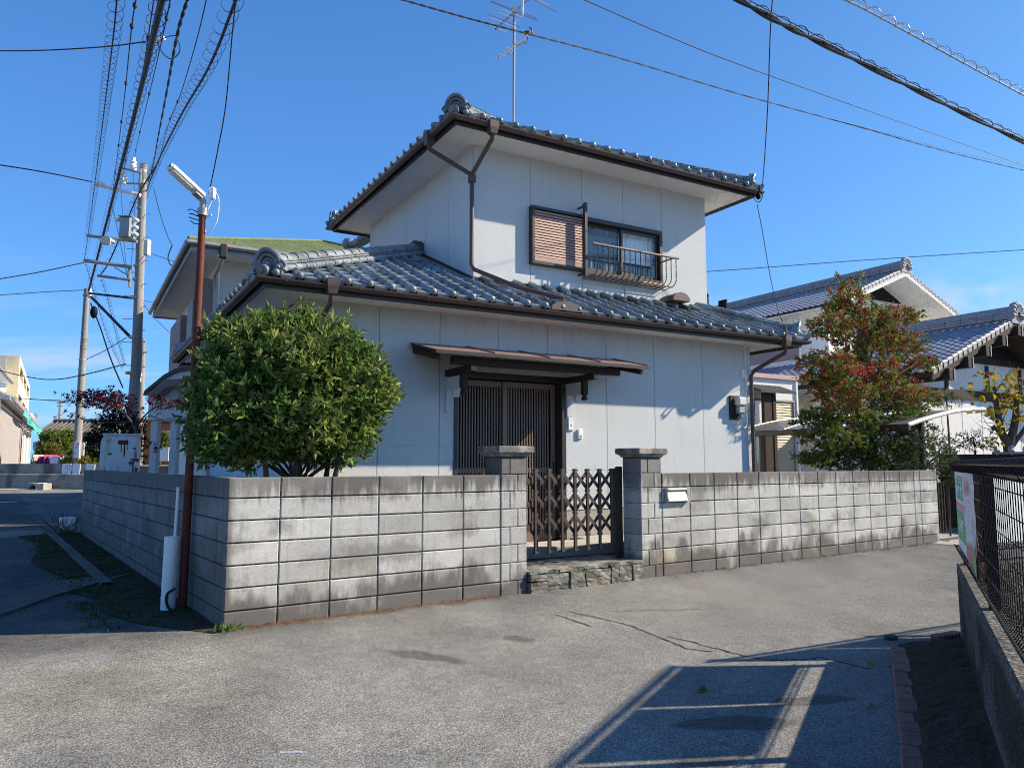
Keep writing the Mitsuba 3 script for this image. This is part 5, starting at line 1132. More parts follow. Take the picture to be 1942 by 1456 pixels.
# --- cream extension with a shutter, its small awning
t = thing('annex', 'low cream annex with a tan slatted shutter between the house and the berry tree', 'building')
GV, g0, g1 = 14.5, 14.6, 17.60
def holed(poly_box, holes):
    from shapely.geometry import box as sb
    p = sb(*poly_box)
    for h in holes: p = p.difference(sb(*h))
    return p
m = MB(); m.prism(holed((g0, -.2, g1, 3.82), [(15.95, .2, 16.45, 3.2), (16.62, .2, 17.52, 3.2)]), GV, GV + .12, 'y'); m.box(g0, g1 - .002, GV + .5, GV + 4, -.2, 3.80); put('wall', m, 'white_wall', t, HF)
m = MB(); m.box(g1 - .01, g1 + .07, GV - .05, GV + .05, -.2, 3.82, .01); put('corner_trim', m, 'white_paint', t, HF)
M('pink_trim', (.42, .30, .29), .7); m = MB(); m.box(g0 - .05, g1 + .09, GV - .08, GV + 4.1, 3.82, 3.94); put('roof_edge', m, 'pink_trim', t, HF)
M('tan_slat', (.50, .38, .25), .6)
sh = reserve(f'{t}__shutter'); m = MB(); m.box(16.60, 17.54, GV - .02, GV + .02, 3.2, 3.25); m.box(16.60, 16.63, GV - .02, GV + .04, .2, 3.2); m.box(17.51, 17.54, GV - .02, GV + .04, .2, 3.2); scene[sh] = ply(m.at(HF), 'grey_metal')
for z in np.arange(1.1, 3.18, .075):
    m = MB(); m.prism([(GV + .01, z), (GV + .035, z + .005), (GV + .05, z + .073), (GV + .04, z + .073)], 16.63, 17.51, 'x'); put('slat', m, 'tan_slat', sh, HF)
m = MB(); m.add([[15.95, GV + .06, 1.0], [16.45, GV + .06, 1.0], [16.45, GV + .06, 3.2], [15.95, GV + .06, 3.2]], [[0, 1, 2, 3]]); put('door_glass', m, 'glass', t, HF)
m = MB(); m.box(15.9, 15.96, GV - .02, GV + .1, .2, 3.25); m.box(16.42, 16.47, GV - .02, GV + .1, .2, 3.25); m.box(15.96, 16.42, GV - .02, GV + .1, 3.2, 3.25); put('door_frame', m, 'dark_bronze', t, HF)
m = MB(); m.prism([(GV - .75, 3.40), (GV - .2, 3.60), (GV, 3.63), (GV, 3.55), (GV - .75, 3.33)], 15.4, 16.75, 'x'); put('awning', m, 'dark_bronze', t, HF)
m = MB(); m.box(15.98, 16.10, GV - .62, GV - .48, .2, 3.38, .006); put('post', m, 'wood_dark', t, HF); m = MB(); m.box(15.66, 15.98, GV - .60, GV - .50, .2, 3.36, .006); put('door_leaf', m, 'wood_dark', t, HF)
# --- carport
t = thing('carport', 'low carport with a curved translucent roof and pale end beam behind the berry tree', 'carport')
scene['mat_poly_sheet'] = two({'type': 'principled', 'base_color': rgb((.11, .11, .108)), 'roughness': .35, 'specular': .5})
cu = np.array([13.9, 14.47, 15.39, 16.0, 16.59]); cz = np.array([2.20, 2.33, 2.50, 2.565, 2.60]); cur = cat_curve(np.stack([cu, cu * 0, cz], 1), 20)
c0v, c1v = 8.85, 13.3
m = MB(); 
for dz in (0, .008): pass
v = np.vstack([cur + [0, c0v, .045], cur + [0, c1v, .045], cur + [0, c0v, .052], cur + [0, c1v, .052]]); n = len(cur); i = np.arange(n - 1)
m.add(v, np.vstack([np.stack([i, n + i, n + i + 1, i + 1], 1), np.stack([2 * n + i, 2 * n + i + 1, 3 * n + i + 1, 3 * n + i], 1), np.stack([i, i + 1, 2 * n + i + 1, 2 * n + i], 1)])); put('roof_sheet', m, 'poly_sheet', t, HF, smooth=40)
for vv in (c0v, 10.35, 11.8, c1v):
    m = MB(); m.tube(cur + [0, vv, .06 if vv != c0v else .03], .045 if vv == c0v else .02, 8); put('rafter', m, 'ivory_metal' if vv == c0v else 'grey_metal', t, HF, smooth=40)
m = MB(); m.box(13.84, 13.93, c0v - .05, c1v + .1, 2.12, 2.24, .01); put('front_beam', m, 'dark_bronze', t, HF)
for (u, vv) in ((14.5, 8.95), (14.5, 13.0)):
    m = MB(); m.box(u - .04, u + .04, vv - .04, vv + .04, 0, 2.33, .006); put('post', m, 'dark_bronze', t, HF)
# dark hedge mass behind the wall under the carport
# ------------------------------------------------------------------ green-roofed house behind
t = thing('green_roofed_house', 'pale house with a green shingled hip roof and brown shutters behind the lamp post', 'house')
G0u, G0v, G1u, G1v, Gz = 2.0, 17.65, 10.2, 26.8, 6.36
m = MB(); m.box(G0u + .78, G1u - .8, G0v + .8, G1v - .8, 0, Gz - .12); put('wall', m, 'cream_wall', t, HF)
put('soffit', ring(G0u + .05, G1u - .05, G0v + .05, G1v - .05, .8, Gz - .14, Gz - .11), 'soffit', t, HF)
put('fascia', ring(G0u + .04, G1u - .04, G0v + .04, G1v - .04, .03, Gz - .20, Gz), 'grey_metal', t, HF)
M('green_shingle', proc(lambda p, n, uv: mix((.115, .15, .075), (.18, .215, .12), fbm(p.x * 1.5, p.y * 1.5, p.z * 6, 3)) * (.8 + .4 * noise(p.x * 12, p.y * 12, p.z * 30))), .9, .2)
rise = .39; w = (G1u - G0u) / 2 + .1
planes = [((G0u - .02, G0v - .02), (G1u + .02, G0v - .02), 0), ]
m = MB(); nr = 18
for side in range(2):
    for r in range(nr):
        d0, d1 = w * r / nr, w * (r + 1) / nr + .02
        z0, z1 = Gz + .02 + rise * d0 + .022, Gz + .02 + rise * d1
        if side == 0: v = [[G0u - .03 + d0, G0v - .03 + d0, z0], [G1u + .03 - d0, G0v - .03 + d0, z0], [G1u + .03 - d1, G0v - .03 + d1, z1], [G0u - .03 + d1, G0v - .03 + d1, z1], [G0u - .03 + d0, G0v - .03 + d0, z0 - .022], [G1u + .03 - d0, G0v - .03 + d0, z0 - .022]]
        else: v = [[G0u - .03 + d0, G1v + .03 - d0, z0], [G0u - .03 + d0, G0v - .03 + d0, z0], [G0u - .03 + d1, G0v - .03 + d1, z1], [G0u - .03 + d1, G1v + .03 - d1, z1], [G0u - .03 + d0, G1v + .03 - d0, z0 - .022], [G0u - .03 + d0, G0v - .03 + d0, z0 - .022]]
        m.add(v, [[0, 1, 2, 3], [4, 5, 1, 0]])
put('roof', m, 'green_shingle', t, HF)
m = MB()
for (a, b) in (((G0u - .03, G0v - .03, Gz + .06), (G0u - .03 + w, G0v - .03 + w, Gz + .06 + rise * w)), ((G1u + .03, G0v - .03, Gz + .06), (G1u + .03 - w, G0v - .03 + w, Gz + .06 + rise * w))): m.tube([a, b], .035, 6)
put('hip_cap', m, 'green_shingle', t, HF)
for k in range(2):
    m = MB(); r = .055
    if k == 0: m.tube([[G0u - .06, G0v - .05, Gz - .04], [G1u, G0v - .05, Gz - .04]], r, 10)
    else: m.tube([[G0u - .05, G0v - .06, Gz - .04], [G0u - .05, G1v, Gz - .04]], r, 10)
    put('gutter', m, 'grey_metal', t, HF, smooth=40)
m = MB(); m.box(2.62, 2.79, G0v - .12, G0v + .02, Gz - .32, Gz + .01, .03); put('hopper', m, 'dark_bronze', t, HF)
m = MB(); m.tube([[2.70, G0v - .05, Gz - .3], [2.64, G0v + .5, Gz - .6], [2.70, G0v + .76, Gz - .9], [2.70, G0v + .76, 0]], .05, 8); put('downspout', m, 'grey_metal', t, HF, smooth=40)
gw = G0u + .78
for (a, b, zt) in ((19.1, 19.9, 5.9), (20.4, 21.5, 5.67), (23.0, 25.5, 5.67)):
    m = MB(); m.box(gw - .32, gw + .02, a, b, zt - 1.5, zt, .02); put('shutter_box', m, 'mauve_panel' if a != 20.4 else 'bronze', t, HF)
m = MB(); m.box(gw - .06, gw + .01, 21.5, 23.0, 4.3, 5.5); put('window', m, 'room_dark', t, HF)
# --- porch with pillars at the far left of the yard
t = thing('porch', 'pale porch roof on square pillars behind the red maple', 'porch')
PY = 19.6; p0 = at(282, 760, PY); PF = Frame(0, p0[0], PY, .16); PF.m[:3, :3] *= .89
m = MB(); m.prism([(-.0, 2.75), (1.9, 2.9), (1.9, 4.3), (.75, 4.15), (.45, 3.98), (0, 3.52)], 0, 3.0, 'y'); put('gable', m, 'white_wall', t, PF)
m = MB(); m.prism([(-.12, 3.46), (-.08, 3.60), (.47, 4.07), (.80, 4.24), (2.0, 4.40), (2.0, 4.3), (.80, 4.14), (.47, 3.96)], -.12, 3.2, 'y'); put('roof_edge', m, 'dark_bronze', t, PF)
m = MB(); m.prism([(.18, 3.42), (.75, 3.86), (1.3, 3.9), (1.3, 3.72), (.75, 3.64), (.42, 3.35)], -.6, -.12, 'y'); put('small_roof', m, 'bronze', t, PF)
for a in (.05, .62):
    m = MB(); m.box(a, a + .19, .1, .35, 0, 2.8); put('pillar', m, 'white_wall', t, PF)
# ------------------------------------------------------------------ far left: street end
t = thing('street_wall', 'two-tier grey concrete retaining wall across the end of the side street', 'wall')
RWY = 28.0
def stain(p, n, uv): return mix((.30, .285, .255), (.14, .135, .125), smoothstep(.45, .75, fbm(p.x * 2.5, p.y, p.z * .7, 4))) * (.85 + .3 * noise(p.x * 12, p.y * 12, p.z * 12))
M('old_concrete', proc(stain), .93, .2)
xl, xr = at(-60, 900, RWY)[0], at(205, 900, RWY)[0]
m = MB(); m.box(xl - 12, xr, RWY + .25, RWY + .5, 0, 1.48); put('upper_tier', m, 'old_concrete', t); m = MB(); m.box(xl - 12, xr, RWY, RWY + .249, 0, 1.10, .02); put('lower_tier', m, 'old_concrete', t)
m = MB(); m.box(xl - 30, xr + 14, RWY + .5, RWY + 42, 0, 1.40); struct('raised_ground', m, 'earth')
def board(name, label, cat, x0, y0, x1, y1, Y, mat='white_paint', th=.03):
    a, b = at(x0, y1, Y), at(x1, y0, Y); t = thing(name, label, cat); m = MB(); m.box(a[0], b[0], Y - th, Y, a[2], b[2], .004); put('board', m, mat, t); return t, a, b
M('notice_white', (.70, .76, .80), .5); M('ink', (.10, .11, .13), .8); M('red_ink', (.60, .08, .06), .6)
t, a, b = board('notice_board', 'pale notice board with columns of small writing on the far retaining wall', 'sign', 117.5, 879.5, 136.5, 902, RWY + .2, 'notice_white')
m = MB(); W, Hh = b[0] - a[0], b[2] - a[2]
for (fx, z0, z1, k) in ((.40, .45, .93, 5), (.60, .30, .93, 8), (.85, .42, .93, 5)):
    for q in range(k):
        z = a[2] + Hh * (z1 - (z1 - z0) * q / k); x = a[0] + W * fx; h = Hh * .03
        m.box(x - .012, x + .014, RWY + .164, RWY + .1695, z - h, z - h + .007); m.box(x - .012, x + .012, RWY + .164, RWY + .1695, z - h * .2, z - h * .2 + .007); m.box(x - .003, x + .003, RWY + .164, RWY + .1695, z - h * 1.2, z + h * .3)
for fx in (.1, .43, .62): m.box(a[0] + W * fx - .02, a[0] + W * fx + .02, RWY + .164, RWY + .1695, a[2] + Hh * .12, a[2] + Hh * .18)
put('writing', m, 'ink', t, kind='stuff')
board('notice_board', 'blank pale board right beside the notice with writing', 'sign', 137.5, 879.5, 153, 902, RWY + .2, 'notice_white')
board('street_sign', 'small blank white sign on the street wall near the end of the left block wall', 'sign', 163, 880, 181, 891, RWY + .18)
t, a, b = board('pole_sign', 'white sign with red characters fixed low on the thinner concrete pole', 'sign', 140, 838, 152.5, 868, RWY + .75)
W, Hh = b[0] - a[0], b[2] - a[2]; m = MB(); y0, y1 = RWY + .715, RWY + .7195
def stroke(x0, x1, z0, z1): m.box(a[0] + W * x0, a[0] + W * x1, y0, y1, a[2] + Hh * z0, a[2] + Hh * z1)
stroke(.45, .85, .93, .95); stroke(.45, .5, .78, .93); stroke(.8, .85, .78, .95); stroke(.6, .7, .8, .88)
for k in range(10): th = 2 * PI * k / 10; cx, cz = .30 + .16 * math.cos(th), .66 + .075 * math.sin(th); stroke(cx - .03, cx + .05, cz - .012, cz + .012)
stroke(.3, .36, .6, .7); stroke(.15, .42, .24, .30); stroke(.22, .32, .2, .36)
put('lettering', m, 'red_ink', t, kind='stuff')
board('pole_sign', 'pale blue-white sign half hidden behind the white pole sign', 'sign', 152, 840, 161, 864, RWY + 1.0, 'notice_white')
c = at(72, 935, RWY - .5); t = thing('culvert_box', 'small concrete drain box with a dark round opening on the far street', 'drain box')
m = MB(); from shapely.geometry import box as sb, Point
z0 = gz(c[0], c[1]); pg = sb(-.26, -.05, .12, .24).difference(Point(-.08, .06).buffer(.12)).difference(sb(-.20, -.06, .04, .06))
m.prism(pg, -.22, .3, 'y'); m.box(.121, .3, -.2, .3, -.05, .22); put('body', m, 'concrete', t, Frame(0, c[0], c[1], z0)); m = MB(); m.box(-.21, .05, .0, .28, 0, .18); put('opening', m, 'room_dark', t, Frame(0, c[0], c[1], z0))
m = MB(); v = np.array([[-26, RWY - .9, 0], [at(95, 937, RWY)[0], RWY - .75, 0], [at(95, 937, RWY)[0], RWY - .6, 0], [-26, RWY - .62, 0]]); v[:, 2] = ground(v[:, 0], v[:, 1]) + .02; m.add(v, [[0, 1, 2, 3]]); solo('white_line', m, 'white_paint', 'pale painted line along the foot of the far retaining wall', 'road marking')
m = MB(); q = [at(0, 967, 22), at(43, 964, 22.4)]; v = np.array([[q[0][0] - 3, 21.6, 0], [q[1][0], 22.0, 0], [q[1][0], 22.16, 0], [q[0][0] - 3, 21.78, 0]]); v[:, 2] = ground(v[:, 0], v[:, 1]) + .012; m.add(v, [[0, 1, 2, 3]]); solo('white_line', m, 'white_paint', 'short white road line in the shade of the side street', 'road marking')
# corner building with the torn green net
t = thing('corner_building', 'grey building with a torn teal awning net at the left edge', 'building'); BY = 45.0
aR = at(37, 880, BY); dpt = Frame(30.0, aR[0], BY); ez = 4.12     # local x across to the right, y away down the street
M('grey_render', (.20, .185, .18), .9)
m = MB(); m.box(-9, -.25, 0, 17, 1.3, ez + .3); m.box(-9, 0, -16, -.001, 1.3, ez + .3); put('wall', m, 'grey_render', t, dpt)
m = MB(); m.prism([(.3, ez), (.3, ez + .13), (-3.6, ez + 1.9), (-9, ez + .2), (-9, ez)], -16, 18.5, 'y'); put('roof', m, 'neighbour_tile', t, dpt)
m = MB()
for y in np.arange(-15, 18.4, .30): m.tube([[.40, y, ez + .12], [-.3, y, ez + .42]], .10, 6)
put('eave_tile', m, 'ridge_grey', t, dpt, smooth=40, kind='stuff')
m = MB(); m.tube([[.43, -16, ez - .02], [.43, 18.5, ez - .02]], .07, 8); put('gutter', m, 'grey_metal', t, dpt, smooth=40)
for (a, b) in ((1.6, 3.6), (5.2, 7.4), (9.4, 12)):
    m = MB(); m.box(-.26, -.22, a, b, 1.6, 3.4); put('window', m, 'room_dark', t, dpt)
    m = MB(); m.box(-.25, .0, a - .3, a - .05, 1.4, 3.9); m.box(-.25, .0, b + .05, b + .3, 1.4, 3.9); put('mullion', m, 'white_paint', t, dpt, kind='stuff')
m = MB(); m.box(-.05, .06, -.05, .06, 1.3, 3.5); put('corner_post', m, 'rust_paint', t, dpt)
M('teal_net', (.05, .36, .30), .8); n = 26; s = np.linspace(0, 1, n)
e0, e1 = dpt(.5, -8.5, ez - .02), dpt(.5, 18, ez - .05); top = e0[None] * (1 - s[:, None]) + e1[None] * s[:, None]; top[:, 2] += -.10 * np.sin(PI * s)
bot = top + np.c_[.1 * np.sin(s * 17), s * 0 - .15, -.22 - .5 * meshkit.noise(np.c_[s * 8, s * 0, s * 0])]
m = MB(); i = np.arange(n - 1); m.add(np.vstack([top, bot]), np.stack([i, i + 1, n + i + 1, n + i], 1)); solo('awning_net', m, 'teal_net', 'torn teal net hanging along the eave of the grey corner building', 'net', smooth=True)
t = thing('upper_building', 'eave corner of a two-storey building at the very left edge', 'building'); uy = 52.0
A_, B_ = at(22, 729, uy), at(-60, 634, 39.0)
m = MB(); w_ = np.array([1.6, .35, .0]); q = [A_, B_, B_ - w_, A_ - w_]; m.add(np.array(q + [p + [0, 0, .16] for p in q]), [[0, 1, 2, 3], [7, 6, 5, 4], [0, 4, 5, 1], [1, 5, 6, 2], [2, 6, 7, 3], [3, 7, 4, 0]]); put('eave', m, 'white_wall', t)
m = MB(); m.tube([A_ + [.08, 0, .1], B_ + [.08, 0, .1]], .08, 8); put('gutter', m, 'grey_metal', t, smooth=40)
c = A_; m = MB(); x1 = at(4, 760, uy)[0]; m.box(x1 - 6, x1, uy - .2, uy - .1, 1.3, c[2] + .02); put('wall', m, 'white_wall', t)
m = MB(); m.box(x1 - 6, x1 + .35, uy - .9, uy - .2, 5.6, 7.0); put('balcony', m, 'white_wall', t)
d = at(62, 795, 50.0); m = MB(); th = np.linspace(0, 1, 5); m.lathe([(0, 0), (.12, .012), (.22, .04), (.28, .08)], (0, 0, 0), 18); v, f = m.out(); R = trimesh.transformations.rotation_matrix(1.25, [1, .4, 0])[:3, :3]
m = MB(); m.add(v @ R.T + d + [0, 0, .15], f); m.tube([d + [0, .1, -.3], d + [0, .05, .1]], .02, 6); solo('satellite_dish', m, 'white_paint', 'small white satellite dish on the roof of the grey corner building', 'satellite dish', smooth=40)
# apartment block
t = thing('apartment_block', 'stained cream apartment block with recessed balconies far down the street', 'building')
M('old_cream', proc(lambda p, n, uv: mix((.50, .46, .33), (.30, .28, .23), smoothstep(.5, .75, fbm(p.x * .3, p.y * .3, p.z * .15, 4)))), .9)
A0, A1 = np.array([-50.99, 78.0]), np.array([-70.16, 110.0]); dA = A1 - A0; LA = np.linalg.norm(dA); AF = Frame(math.degrees(math.atan2(dA[1], dA[0])), A0[0], A0[1])
from shapely.geometry import Polygon as PG
pg = sb(0, 0, LA, 12.55); cells = []
for c in range(3):
    for r in range(4):
        q = (2.5 + c * 11.5, .6 + r * 3.0, 12.2 + c * 11.5, 2.9 + r * 3.0); cells.append(q); pg = pg.difference(sb(q[0], q[1] + .95, q[2], q[3]))
m = MB(); m.prism(pg, 0, .4, 'y'); put('facade', m, 'old_cream', t, AF)
m = MB(); m.box(-.0, LA, 1.9, 14, 0, 12.5); m.box(0, .3, .4, 1.9, 0, 12.5); m.box(LA - .3, LA, .4, 1.9, 0, 12.5); put('body', m, 'old_cream', t, AF)
for q in cells:
    m = MB(); m.box(q[0] + 1, q[2] - 1, 1.86, 1.89, q[1] + .1, q[3] - .1); put('window', m, 'room_dark', t, AF)
    m = MB(); m.box(q[0], q[2], .4, 1.9, q[3] + .01, q[3] + .1); put('slab', m, 'old_cream', t, AF)
m = MB(); m.box(-7, -.3, 2.5, 14, 0, 13.3); put('stair_tower', m, 'old_cream', t, AF); m = MB(); m.box(-.3, -.02, 1.2, 8, 0, 12.4); put('stair_recess', m, 'grey_metal', t, AF)
m = MB()
for s in (-7, -3.7, -.4): m.tube([[s, 2.7, 13.3], [s, 2.7, 14.4]], .05, 5)
m.tube([[-7, 2.7, 14.4], [-.4, 2.7, 14.4]], .05, 5); put('roof_railing', m, 'grey_metal', t, AF)
# long low house with a ribbed roof
t = thing('long_house', 'long low house with a grey-brown ribbed roof behind the trees at the street end', 'house'); LY = 66.0
a, b = at(70, 822, LY), at(215, 822, LY); zt, ze = at(100, 797, LY)[2], a[2]
M('ribbed_roof', proc(lambda p, n, uv: mix((.105, .10, .095), (.16, .15, .14), fbm(p.x, p.y, p.z, 3))), .7)
m = MB(); m.prism([(LY, ze), (LY + 2.4, zt), (LY + 4.8, ze)], a[0], b[0], 'x'); put('roof', m, 'ribbed_roof', t)
m = MB()
for x in np.arange(a[0], b[0], .42): m.add([[x, LY - .05, ze + .02], [x + .10, LY - .05, ze + .02], [x + .10, LY + 2.4, zt + .02], [x, LY + 2.4, zt + .02], [x, LY - .05, ze + .14], [x + .10, LY - .05, ze + .14], [x + .10, LY + 2.4, zt + .14], [x, LY + 2.4, zt + .14]], BXF if False else [[0, 1, 2, 3], [4, 5, 6, 7], [0, 1, 5, 4], [3, 2, 6, 7], [0, 3, 7, 4], [1, 2, 6, 5]])
m.tube([[a[0], LY + 2.35, zt + .12], [b[0], LY + 2.35, zt + .12]], .16, 8); put('roof_rib', m, 'ribbed_roof', t, kind='stuff')
m = MB(); m.box(a[0] + .4, b[0], LY + .5, LY + 4.3, 1.2, ze); put('wall', m, 'grey_render', t)
for k in range(4):
    x = a[0] + 1.1 + k * 1.35; m = MB(); m.box(x, x + .95, LY + .46, LY + .5, 2.1, ze - .25); put('window', m, 'room_dark', t)
M('sky_blue', (.42, .58, .66), .6); m = MB(); a, b = at(62, 851, 48), at(163, 838, 48); m.box(a[0], b[0], 48, 48.1, a[2], b[2]); solo('blue_screen', m, 'sky_blue', 'pale blue screen wall in front of the long ribbed-roof house', 'screen')
# orange-brown house seen between the porch pillars
t = thing('brown_house', 'small orange-brown timber house glimpsed between the porch pillars', 'house'); c = at(310, 800, 40)
M('orange_wood', (.30, .13, .06), .8); m = MB(); m.box(c[0] - 1.0, c[0] + 1.6, 40, 43, 1.3, 3.6); put('wall', m, 'orange_wood', t); m = MB(); m.box(c[0] - .1, c[0] + .5, 39.95, 39.99, 2.4, 3.2); put('window', m, 'sky_blue', t); m = MB(); m.box(c[0] - 1.3, c[0] + 1.8, 39.6, 43.4, 3.65, 3.8); put('roof', m, 'orange_wood', t)
board('white_fence', 'white fence panel glimpsed under the porch', 'fence', 294, 848, 321, 874, 30)
MID = [(.09, .14, .03), (.12, .17, .04), (.16, .19, .05)]; YEL = [(.20, .20, .05), (.26, .24, .07), (.16, .19, .05)]
shrub('bushy green garden tree left of the thin pole beyond the street wall', 'tree', 100, 842, 33, 26, 26, 330, MID, .16, 41, w=.07)
shrub('rounded green garden tree close left of the thin pole', 'tree', 128, 836, 34, 16, 18, 200, MID, .16, 42, w=.07)
shrub('low green shrub with reddish flowers above the pink sheet', 'shrub', 92, 858, 31, 22, 14, 220, MID + [(.25, .06, .04)], .14, 43, w=.06)
shrub('low yellow-green hedge on top of the far retaining wall', 'hedge', 148, 874, 29.2, 32, 9, 260, YEL, .10, 44, w=.045)
shrub('yellow-green bush between the pole sign and the dark shrub', 'shrub', 166, 862, 29.6, 18, 14, 200, YEL + MID, .12, 45, w=.05)
shrub('bright green bush seen under the porch', 'shrub', 306, 838, 31, 16, 20, 220, MID + YEL[:1], .14, 46, w=.06)
M('pink_cloth', (.33, .05, .14), .9); M('beige_cloth', (.55, .45, .35), .9)
def cloth(label, x0, x1, y0, y1, Y, mat):
    a, b = at(x0, y1, Y), at(x1, y0, Y); n = 30; s = np.linspace(0, 1, n); m = MB(); yy = Y + .08 * np.sin(s * 22) ; top = np.c_[a[0] + (b[0] - a[0]) * (.08 + .84 * s), yy, s * 0 + b[2] - .05 * np.sin(s * 9)]; bot = np.c_[a[0] + (b[0] - a[0]) * s, yy * 1.0 - .1, s * 0 + a[2]]
    i = np.arange(n - 1); m.add(np.vstack([top, bot]), np.stack([i, i + 1, n + i + 1, n + i], 1)); m.add(np.vstack([top, top + [0, .7, -.02]]), np.stack([i, i + 1, n + i + 1, n + i], 1)); solo('cover_sheet', m, mat, label, 'sheet', smooth=True)
cloth('crimson sheet draped over something on the far retaining wall', 70, 103, 864, 882, 29.0, 'pink_cloth'); cloth('beige sheet beside the crimson one on the far retaining wall', 60, 71, 864, 882, 29.3, 'beige_cloth')
board('white_tank', 'white tank on the retaining wall right of the crimson sheet', 'tank', 106, 866, 122, 881, 29.2, 'white_paint', .4)
# ------------------------------------------------------------------ poles
def arm(parent, p, q, r=.05, mat='grey_metal', name='cross_arm'):
    m = MB(); m.tube([p, q], r, 6); return put(name, m, mat, parent, smooth=40)
BYP = 23.5
bt, bb = at(272, 312, BYP), at(243, 850, BYP)
t = thing('utility_pole', 'tall thick concrete utility pole with cross arms and a transformer behind the maple', 'utility pole'); bigpole = t
m = MB(); m.tube([[bb[0] - .02, BYP, .1], [bb[0] + .12, BYP, 4.5], [bt[0], BYP, bt[2]]], [.168, .152, .112], 16); put('shaft', m, 'pole_concrete', t, smooth=40)
def P(x, y, dy=0.0): return at(x, y, BYP + dy)
for (x0, y0, x1, y1, r, mt) in ((225, 318, 268, 328, .035, 'grey_metal'), (229, 347, 275, 349, .035, 'grey_metal'), (184, 351, 266, 370, .06, 'white_paint'), (165, 447, 260, 458, .05, 'grey_metal'), (160, 494, 252, 507, .06, 'grey_metal'), (185, 523, 248, 531, .045, 'grey_metal')):
    arm(t, P(x0, y0, -.25), P(x1, y1, -.25), r, mt)
arm(t, P(267, 320, -.2), P(266, 350, -.2), .03); arm(t, P(217, 507, -.25), P(247, 525, -.2), .02); arm(t, P(245, 505, -.2), P(246, 545, -.2), .04)
for k, (x, y) in enumerate(((253, 312), (235, 338), (337 - 85, 312), )):
    q = P(x, y, -.25); m = MB(); m.lathe([(0, -.22), (.09, -.2), (.11, -.05), (.07, .0), (.11, .06), (.07, .12), (.06, .22), (0, .24)], q, 10)
    if k < 2: put('insulator', m, 'white_paint', t, smooth=40)
for (x, y) in ((190, 349), (208, 459), ): m = MB(); m.ball(P(x, y, -.3), .12, 1, (1.6, 1, .7)); put('insulator', m, 'white_paint', t, smooth=True)
q = P(242, 434, -.55); m = MB(); m.box(q[0] - .18, q[0] + .18, q[1] - .19, q[1] + .19, q[2] - .33, q[2] + .33, .04); m.box(q[0] - .21, q[0] + .21, q[1] - .22, q[1] + .22, q[2] + .331, q[2] + .365, .01); put('transformer', m, 'grey_metal', t)
for (dx, dz) in ((-.3, .28), (.27, .25), (.27, -.2), (.27, .02)): m = MB(); m.ball(q + [dx, -.05, dz], .075, 1, (1.4, 1, 1)); put('bushing', m, 'white_paint', t, smooth=True)
q = P(202, 457, -.4); m = MB(); m.box(q[0] - .13, q[0] + .13, q[1] - .1, q[1] + .1, q[2] - .12, q[2] + .12, .04); put('junction_box', m, 'ivory_metal', t)
q = P(278, 470, -.3); m = MB(); m.box(q[0] - .06, q[0] + .10, q[1] - .1, q[1] + .1, q[2] - .26, q[2] + .26, .03); put('junction_box', m, 'ivory_metal', t)
for y in (325, 345, 372, 395, 430, 505, 530, 565, 640): 
    x = 272 + (243 - 272) * (y - 312) / 538; m = MB(); c = P(x, y); r = .122 + .052 * (y - 312) / 538; m.tube([c - [0, 0, .035], c + [0, 0, .035]], r, 14); put('band', m, 'grey_metal', t, smooth=40)
for k, y in enumerate(range(385, 720, 22)):
    x = 272 + (243 - 272) * (y - 312) / 538; sg = 1 if k % 2 else -1; m = MB(); c = P(x, y); m.tube([c, c + [sg * .36, -.06, 0]], .012, 5); put('step_bolt', m, 'steel_wire', t)
m = MB(); c = P(250, 707); m.tube([c - [0, 0, .04], c + [0, 0, .03]], .187, 14); M('yellow_tape', (.55, .33, .03), .6); put('tape', m, 'yellow_tape', t, smooth=40)
t = thing('utility_pole', 'thinner concrete pole with a white sign left of the big pole', 'utility pole'); TYP = 28.9
tt, tb = at(165, 548, TYP), at(147, 845, TYP)
m = MB(); m.tube([[tb[0] - .03, TYP, .1], tb, [tt[0], TYP, tt[2]]], [.155, .145, .10], 14); put('shaft', m, 'pole_concrete', t, smooth=40)
for y in (560, 682, 700): c = at(165 + (147 - 165) * (y - 548) / 297, y, TYP); m = MB(); m.tube([c - [0, 0, .04], c + [0, 0, .04]], .135, 12); put('band', m, 'grey_metal', t, smooth=40)
m = MB(); m.ball(at(170, 556, TYP - .2), .13, 1, (.7, .7, 1.6)); put('insulator', m, 'white_paint', t, smooth=True)
m = MB(); m.tube([at(168, 556, TYP - .1), at(256, 566, BYP)], .045, 6); m.tube([at(172, 562, TYP - .1), at(248, 640, BYP)], .05, 6); solo('pole_strut', m, 'black_metal', 'black strut and brace tying the thinner pole to the big pole', 'strut', smooth=40)
t = thing('utility_pole', 'distant slim utility pole with a white transformer right of the big pole', 'utility pole'); FYP = 45
a, b = at(271, 642, FYP), at(267, 830, FYP); m = MB(); m.tube([[b[0], FYP, 0], [a[0], FYP, a[2]]], [.20, .15], 10); put('shaft', m, 'pole_concrete', t, smooth=40)
m = MB(); c = at(262, 715, FYP - .3); m.tube([c - [0, 0, .27], c + [0, 0, .25]], .17, 12); put('transformer', m, 'white_paint', t, smooth=40)
for (x0, y0, x1, y1) in ((264, 648, 277, 648), (258, 668, 280, 668), (262, 694, 276, 696)): arm(t, at(x0, y0, FYP - .2), at(x1, y1, FYP - .2), .05)
t = thing('utility_pole', 'tiny far utility pole above the ribbed roof', 'utility pole'); a, b = at(115, 760, 110), at(115, 800, 110); m = MB(); m.tube([[b[0], 110, 0], [a[0], 110, a[2]]], .22, 8); put('shaft', m, 'pole_concrete', t)
for y in (764, 770, 786): arm(t, at(108, y, 109.5), at(119, y, 109.5), .08)
